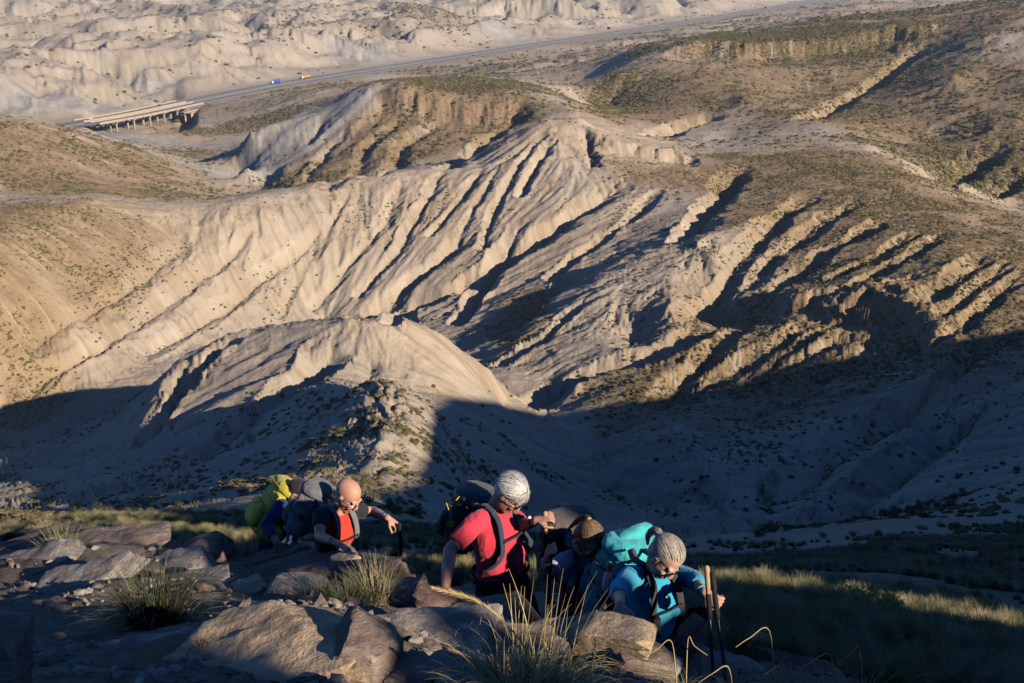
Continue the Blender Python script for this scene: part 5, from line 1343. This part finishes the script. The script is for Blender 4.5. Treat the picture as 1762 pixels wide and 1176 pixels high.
# --- dark-clad woman with ponytail
J = joints(P(1011,930,7.02), P(1002,948,7.26), P(972,966,7.16), P(1036,968,7.26), P(998,1062,7.44), P(934,993,6.96), P(941,962,6.82), P(1048,1002,7.2), P(1040,1035,6.98),
           H_((.12, -.35, .9), (.95, .1, -.1), 1.15, thumb=.9), H_((-.2, -.6, -.5), (0, -.3, -1), .4), .62)
body, nf = make_person(J, 'person with a brown ponytail in dark clothes looking down, gripping a pole upright', 'fair', dict(shirt=fabric('dark_top', (.04, .04, .06)), trousers=trs, glasses='dark'), (.30, -.62, -.72), (0, .3, 1), 1.0, .95, True)
sh = child(body, 'shirt'); assign(sh, fabric('lilac_top', (.40, .34, .45)), lambda p: (p-nf['N']).dot(nf['up']) > -.17 and min(seg_d(p, J['sr'], J['er']), seg_d(p, J['sl'], J['el'])) > .03 and (p-nf['N']).dot(nf['fw']) > -.03)
hm = hair_mat('brown_hair', (.16, .09, .045), (.30, .19, .10))
hair(body, nf, hm, 1.0, 1300, 7, lambda d: d.z > -.5 and (d.x < .55 or d.z > .5) and not (abs(d.y) > .8 and d.z < -.1 and d.x > -.1), lambda d: (-1, -d.y*.4, .15), .10, .007, .0017)
tail(body, nf, hm, (-.095, 0, .075), [(-.120, 0, .070), (-.14, 0, .01), (-.135, 0, -.07), (-.12, 0, -.15)], .018, 60, 3)
tie = nf['hc']+nf['f']*-.108+nf['u']*.074-nf['org']; obj('hair_tie', MB().tube([tie+nf['f']*.008, tie-nf['f']*.008], .017, 12, False).mesh('hair_tie', plain('hair_tie_tan', (.5, .3, .12), .7)), body)
watch(body, nf['org'], J['wr'], J['er'], eye_w)
backpack('dark backpack with a grey brown lid on the ponytailed hiker', P(978,890,7.52), P(975,985,7.72), (-.3, .9, .4), .34, .25, [black_m, fabric('grey_brown_lid', (.135, .115, .105)), black_m, dk, fabric('blue_strap', (.03, .06, .16))], info_of(J, nf, .95))
pole('dark trekking pole held upright by the ponytailed hiker', P(947,926,6.80), P(947,926,6.80)+V3((.0, -.10, -.98)), foam_m, .1, (-.5, -.3, -.8))

# --- woman in blue
J = joints(P(1144,960,6.20), P(1126,982,6.44), P(1086,992,6.34), P(1168,990,6.56), P(1120,1108,6.78), P(1064,1016,6.05), P(1067,1040,5.74), P(1196,998,6.44), P(1212,1020,6.20),
           H_((-.03, -.72, -.62), (0, -.5, -.87), .28, splay=.26, thumb=.1), H_((.70, -.5, -.35), (.55, .6, -.3), 1.05, thumb=.8), 1.42)
body, nf = make_person(J, 'person with a grey ponytail in a bright blue shirt, hand on a sunlit rock', 'fair', dict(shirt=fabric('bright_blue_shirt', (.035, .33, .50)), trousers=trs, glasses='dark'), (.42, -.62, -.66), (.05, .3, 1), .97, 1.06, True)
hm = hair_mat('grey_blond_hair', (.33, .27, .21), (.55, .49, .42))
hair(body, nf, hm, .98, 1500, 8, lambda d: d.z > -.5 and (d.x < .5 or d.z > .5) and not (abs(d.y) > .8 and d.z < -.1 and d.x > -.1), lambda d: (-1, -d.y*.3, -.1), .11, .010, .0017)
tail(body, nf, hm, (-.105, .0, .04), [(-.14, .0, .04), (-.165, .03, -.01), (-.16, .06, -.07), (-.13, .085, -.12)], .022, 80, 4)
obj('wristband', MB().tube([J['wl']-(J['wl']-J['el']).normalized()*.05-nf['org'], J['wl']-(J['wl']-J['el']).normalized()*.025-nf['org']], .036, 14, False).mesh('wristband', fabric('teal_band', (.08, .34, .38))), body)
obj('collar', MB().tube([nf['N']+nf['lat']*.055*math.cos(q)+nf['fw']*.06*math.sin(q)+nf['up']*.012-nf['org'] for q in np.linspace(0, 6.283, 19)], [(.018, .005)]*19, 6, False, nf['up']).mesh('collar', fabric('blue_collar', (.03, .28, .44)), True), body)
obj('zip', MB().tube([nf['N']+nf['fw']*.085-nf['up']*.05-nf['org'], nf['N']+nf['fw']*.135-nf['up']*.17-nf['org']], .0035, 6).mesh('zip', plain('teal_zip', (.03, .16, .22), .5)), body)
teal = fabric('teal_ripstop', (.03, .36, .38), .55); teal2 = fabric('pale_teal_ripstop', (.06, .45, .45), .55); mesh_p = fabric('grey_mesh', (.10, .10, .11))
e, rel, og = backpack('big teal backpack with a rolled lid on the hiker in blue', P(1088,932,6.86), P(1056,1052,6.98), (-.55, .70, .45), .38, .30, [teal, teal2, teal, black_m, fabric('charcoal_strap', (.05, .05, .055))], info_of(J, nf, 1.06), 1.1)
rl = [P(1074,928,6.82)-og, P(1094,919,6.86)-og, P(1112,912,6.92)-og]; obj('rolled_top', remesh(MB().tube(rl, [.052, .058, .050], 16), 'rolled_top', teal2, .010, 3, .6, None, .012), e)
obj('side_net', remesh(MB().tube([P(1041,1005,6.62)-og, P(1040,1022,6.60)-og, P(1043,1040,6.62)-og], [.042, .052, .045], 14), 'side_net', mesh_p, .009, 2, .6, None, .008), e)
obj('cord', MB().tube(catmull3([P(1034,955,6.60)-og, P(1045,966,6.57)-og, P(1058,976,6.6)-og], 4), .005, 6).mesh('cord', ye, True), e)
bt = empty('bottle', P(1043,1014,6.58), 'small bottle with a red cap in the side net of the teal backpack', 'bottle')
q0 = P(1043,1014,6.58); ax_ = (P(1047,985,6.60)-q0).normalized()
gl = plain('clear_plastic', (.45, .35, .33), .2, .5); obj('bottle_body', MB().tube([ax_*0, ax_*.06, ax_*.085, ax_*.10], [.030, .030, .022, .014], 14).mesh('bottle_body', gl, True), bt)
obj('cap', MB().tube([ax_*.105, ax_*.135], [.017, .016], 14).mesh('cap', plain('red_cap', (.55, .02, .03), .5, .4), True), bt)
pc_ = nf['H']+nf['up']*(nf['Lt']*.58)+nf['fw']*.165-nf['lat']*.115; Mx = Matrix((nf['lat'], nf['fw'], nf['up'])).transposed()
obj('phone_pouch', MB().box(pc_-og, (.085, .03, .15), 0, Mx).mesh('phone_pouch', fabric('dark_pouch', (.03, .03, .034))), e)
ph = obj('phone', MB().box((0, 0, 0), (.07, .012, .13), 0, Mx).mesh('phone', lens_m), None, 'phone sticking out of the strap pouch of the hiker in blue', 'phone', None, None, pc_+nf['up']*.028)
tp = P(1216,978,6.06)
pole('blue trekking pole with cork grip, nearer of the pair held by the hiker in blue', tp, tp+V3((.06, -.42, -1.02)), cork_m)
pole('blue trekking pole, slanting one of the pair held by the hiker in blue', tp+V3((.03, .03, -.02)), tp+V3((.16, -.50, -1.04)), foam_m)

print('people', time.time()-T0)

# ---------------------------------------------------------------- the air over the valley
hz = bpy.data.materials.new('air'); hz.use_nodes = True; nt = hz.node_tree; nt.nodes.remove(nt.nodes['Principled BSDF'])
pv = nt.nodes.new('ShaderNodeVolumePrincipled'); pv.inputs['Color'].default_value = (.80, .88, 1.0, 1); pv.inputs['Density'].default_value = 6.5e-5; pv.inputs['Anisotropy'].default_value = .1
nt.links.new(pv.outputs[0], nt.nodes['Material Output'].inputs['Volume'])
print('zrange', Z.min(), Z.max(), float(Z[RAD < 3000].max()))
zl, zh = float(Z.min())-4, float(Z.max())+6
obj('haze', MB().box((0, 0, (zl+zh)/2), (30000, 30000, zh-zl)).mesh('haze', hz), None, 'thin blue air between the ridge and the far hills', 'haze', None, 'stuff')
scene.cycles.volume_bounces = 0
print('end', time.time()-T0)
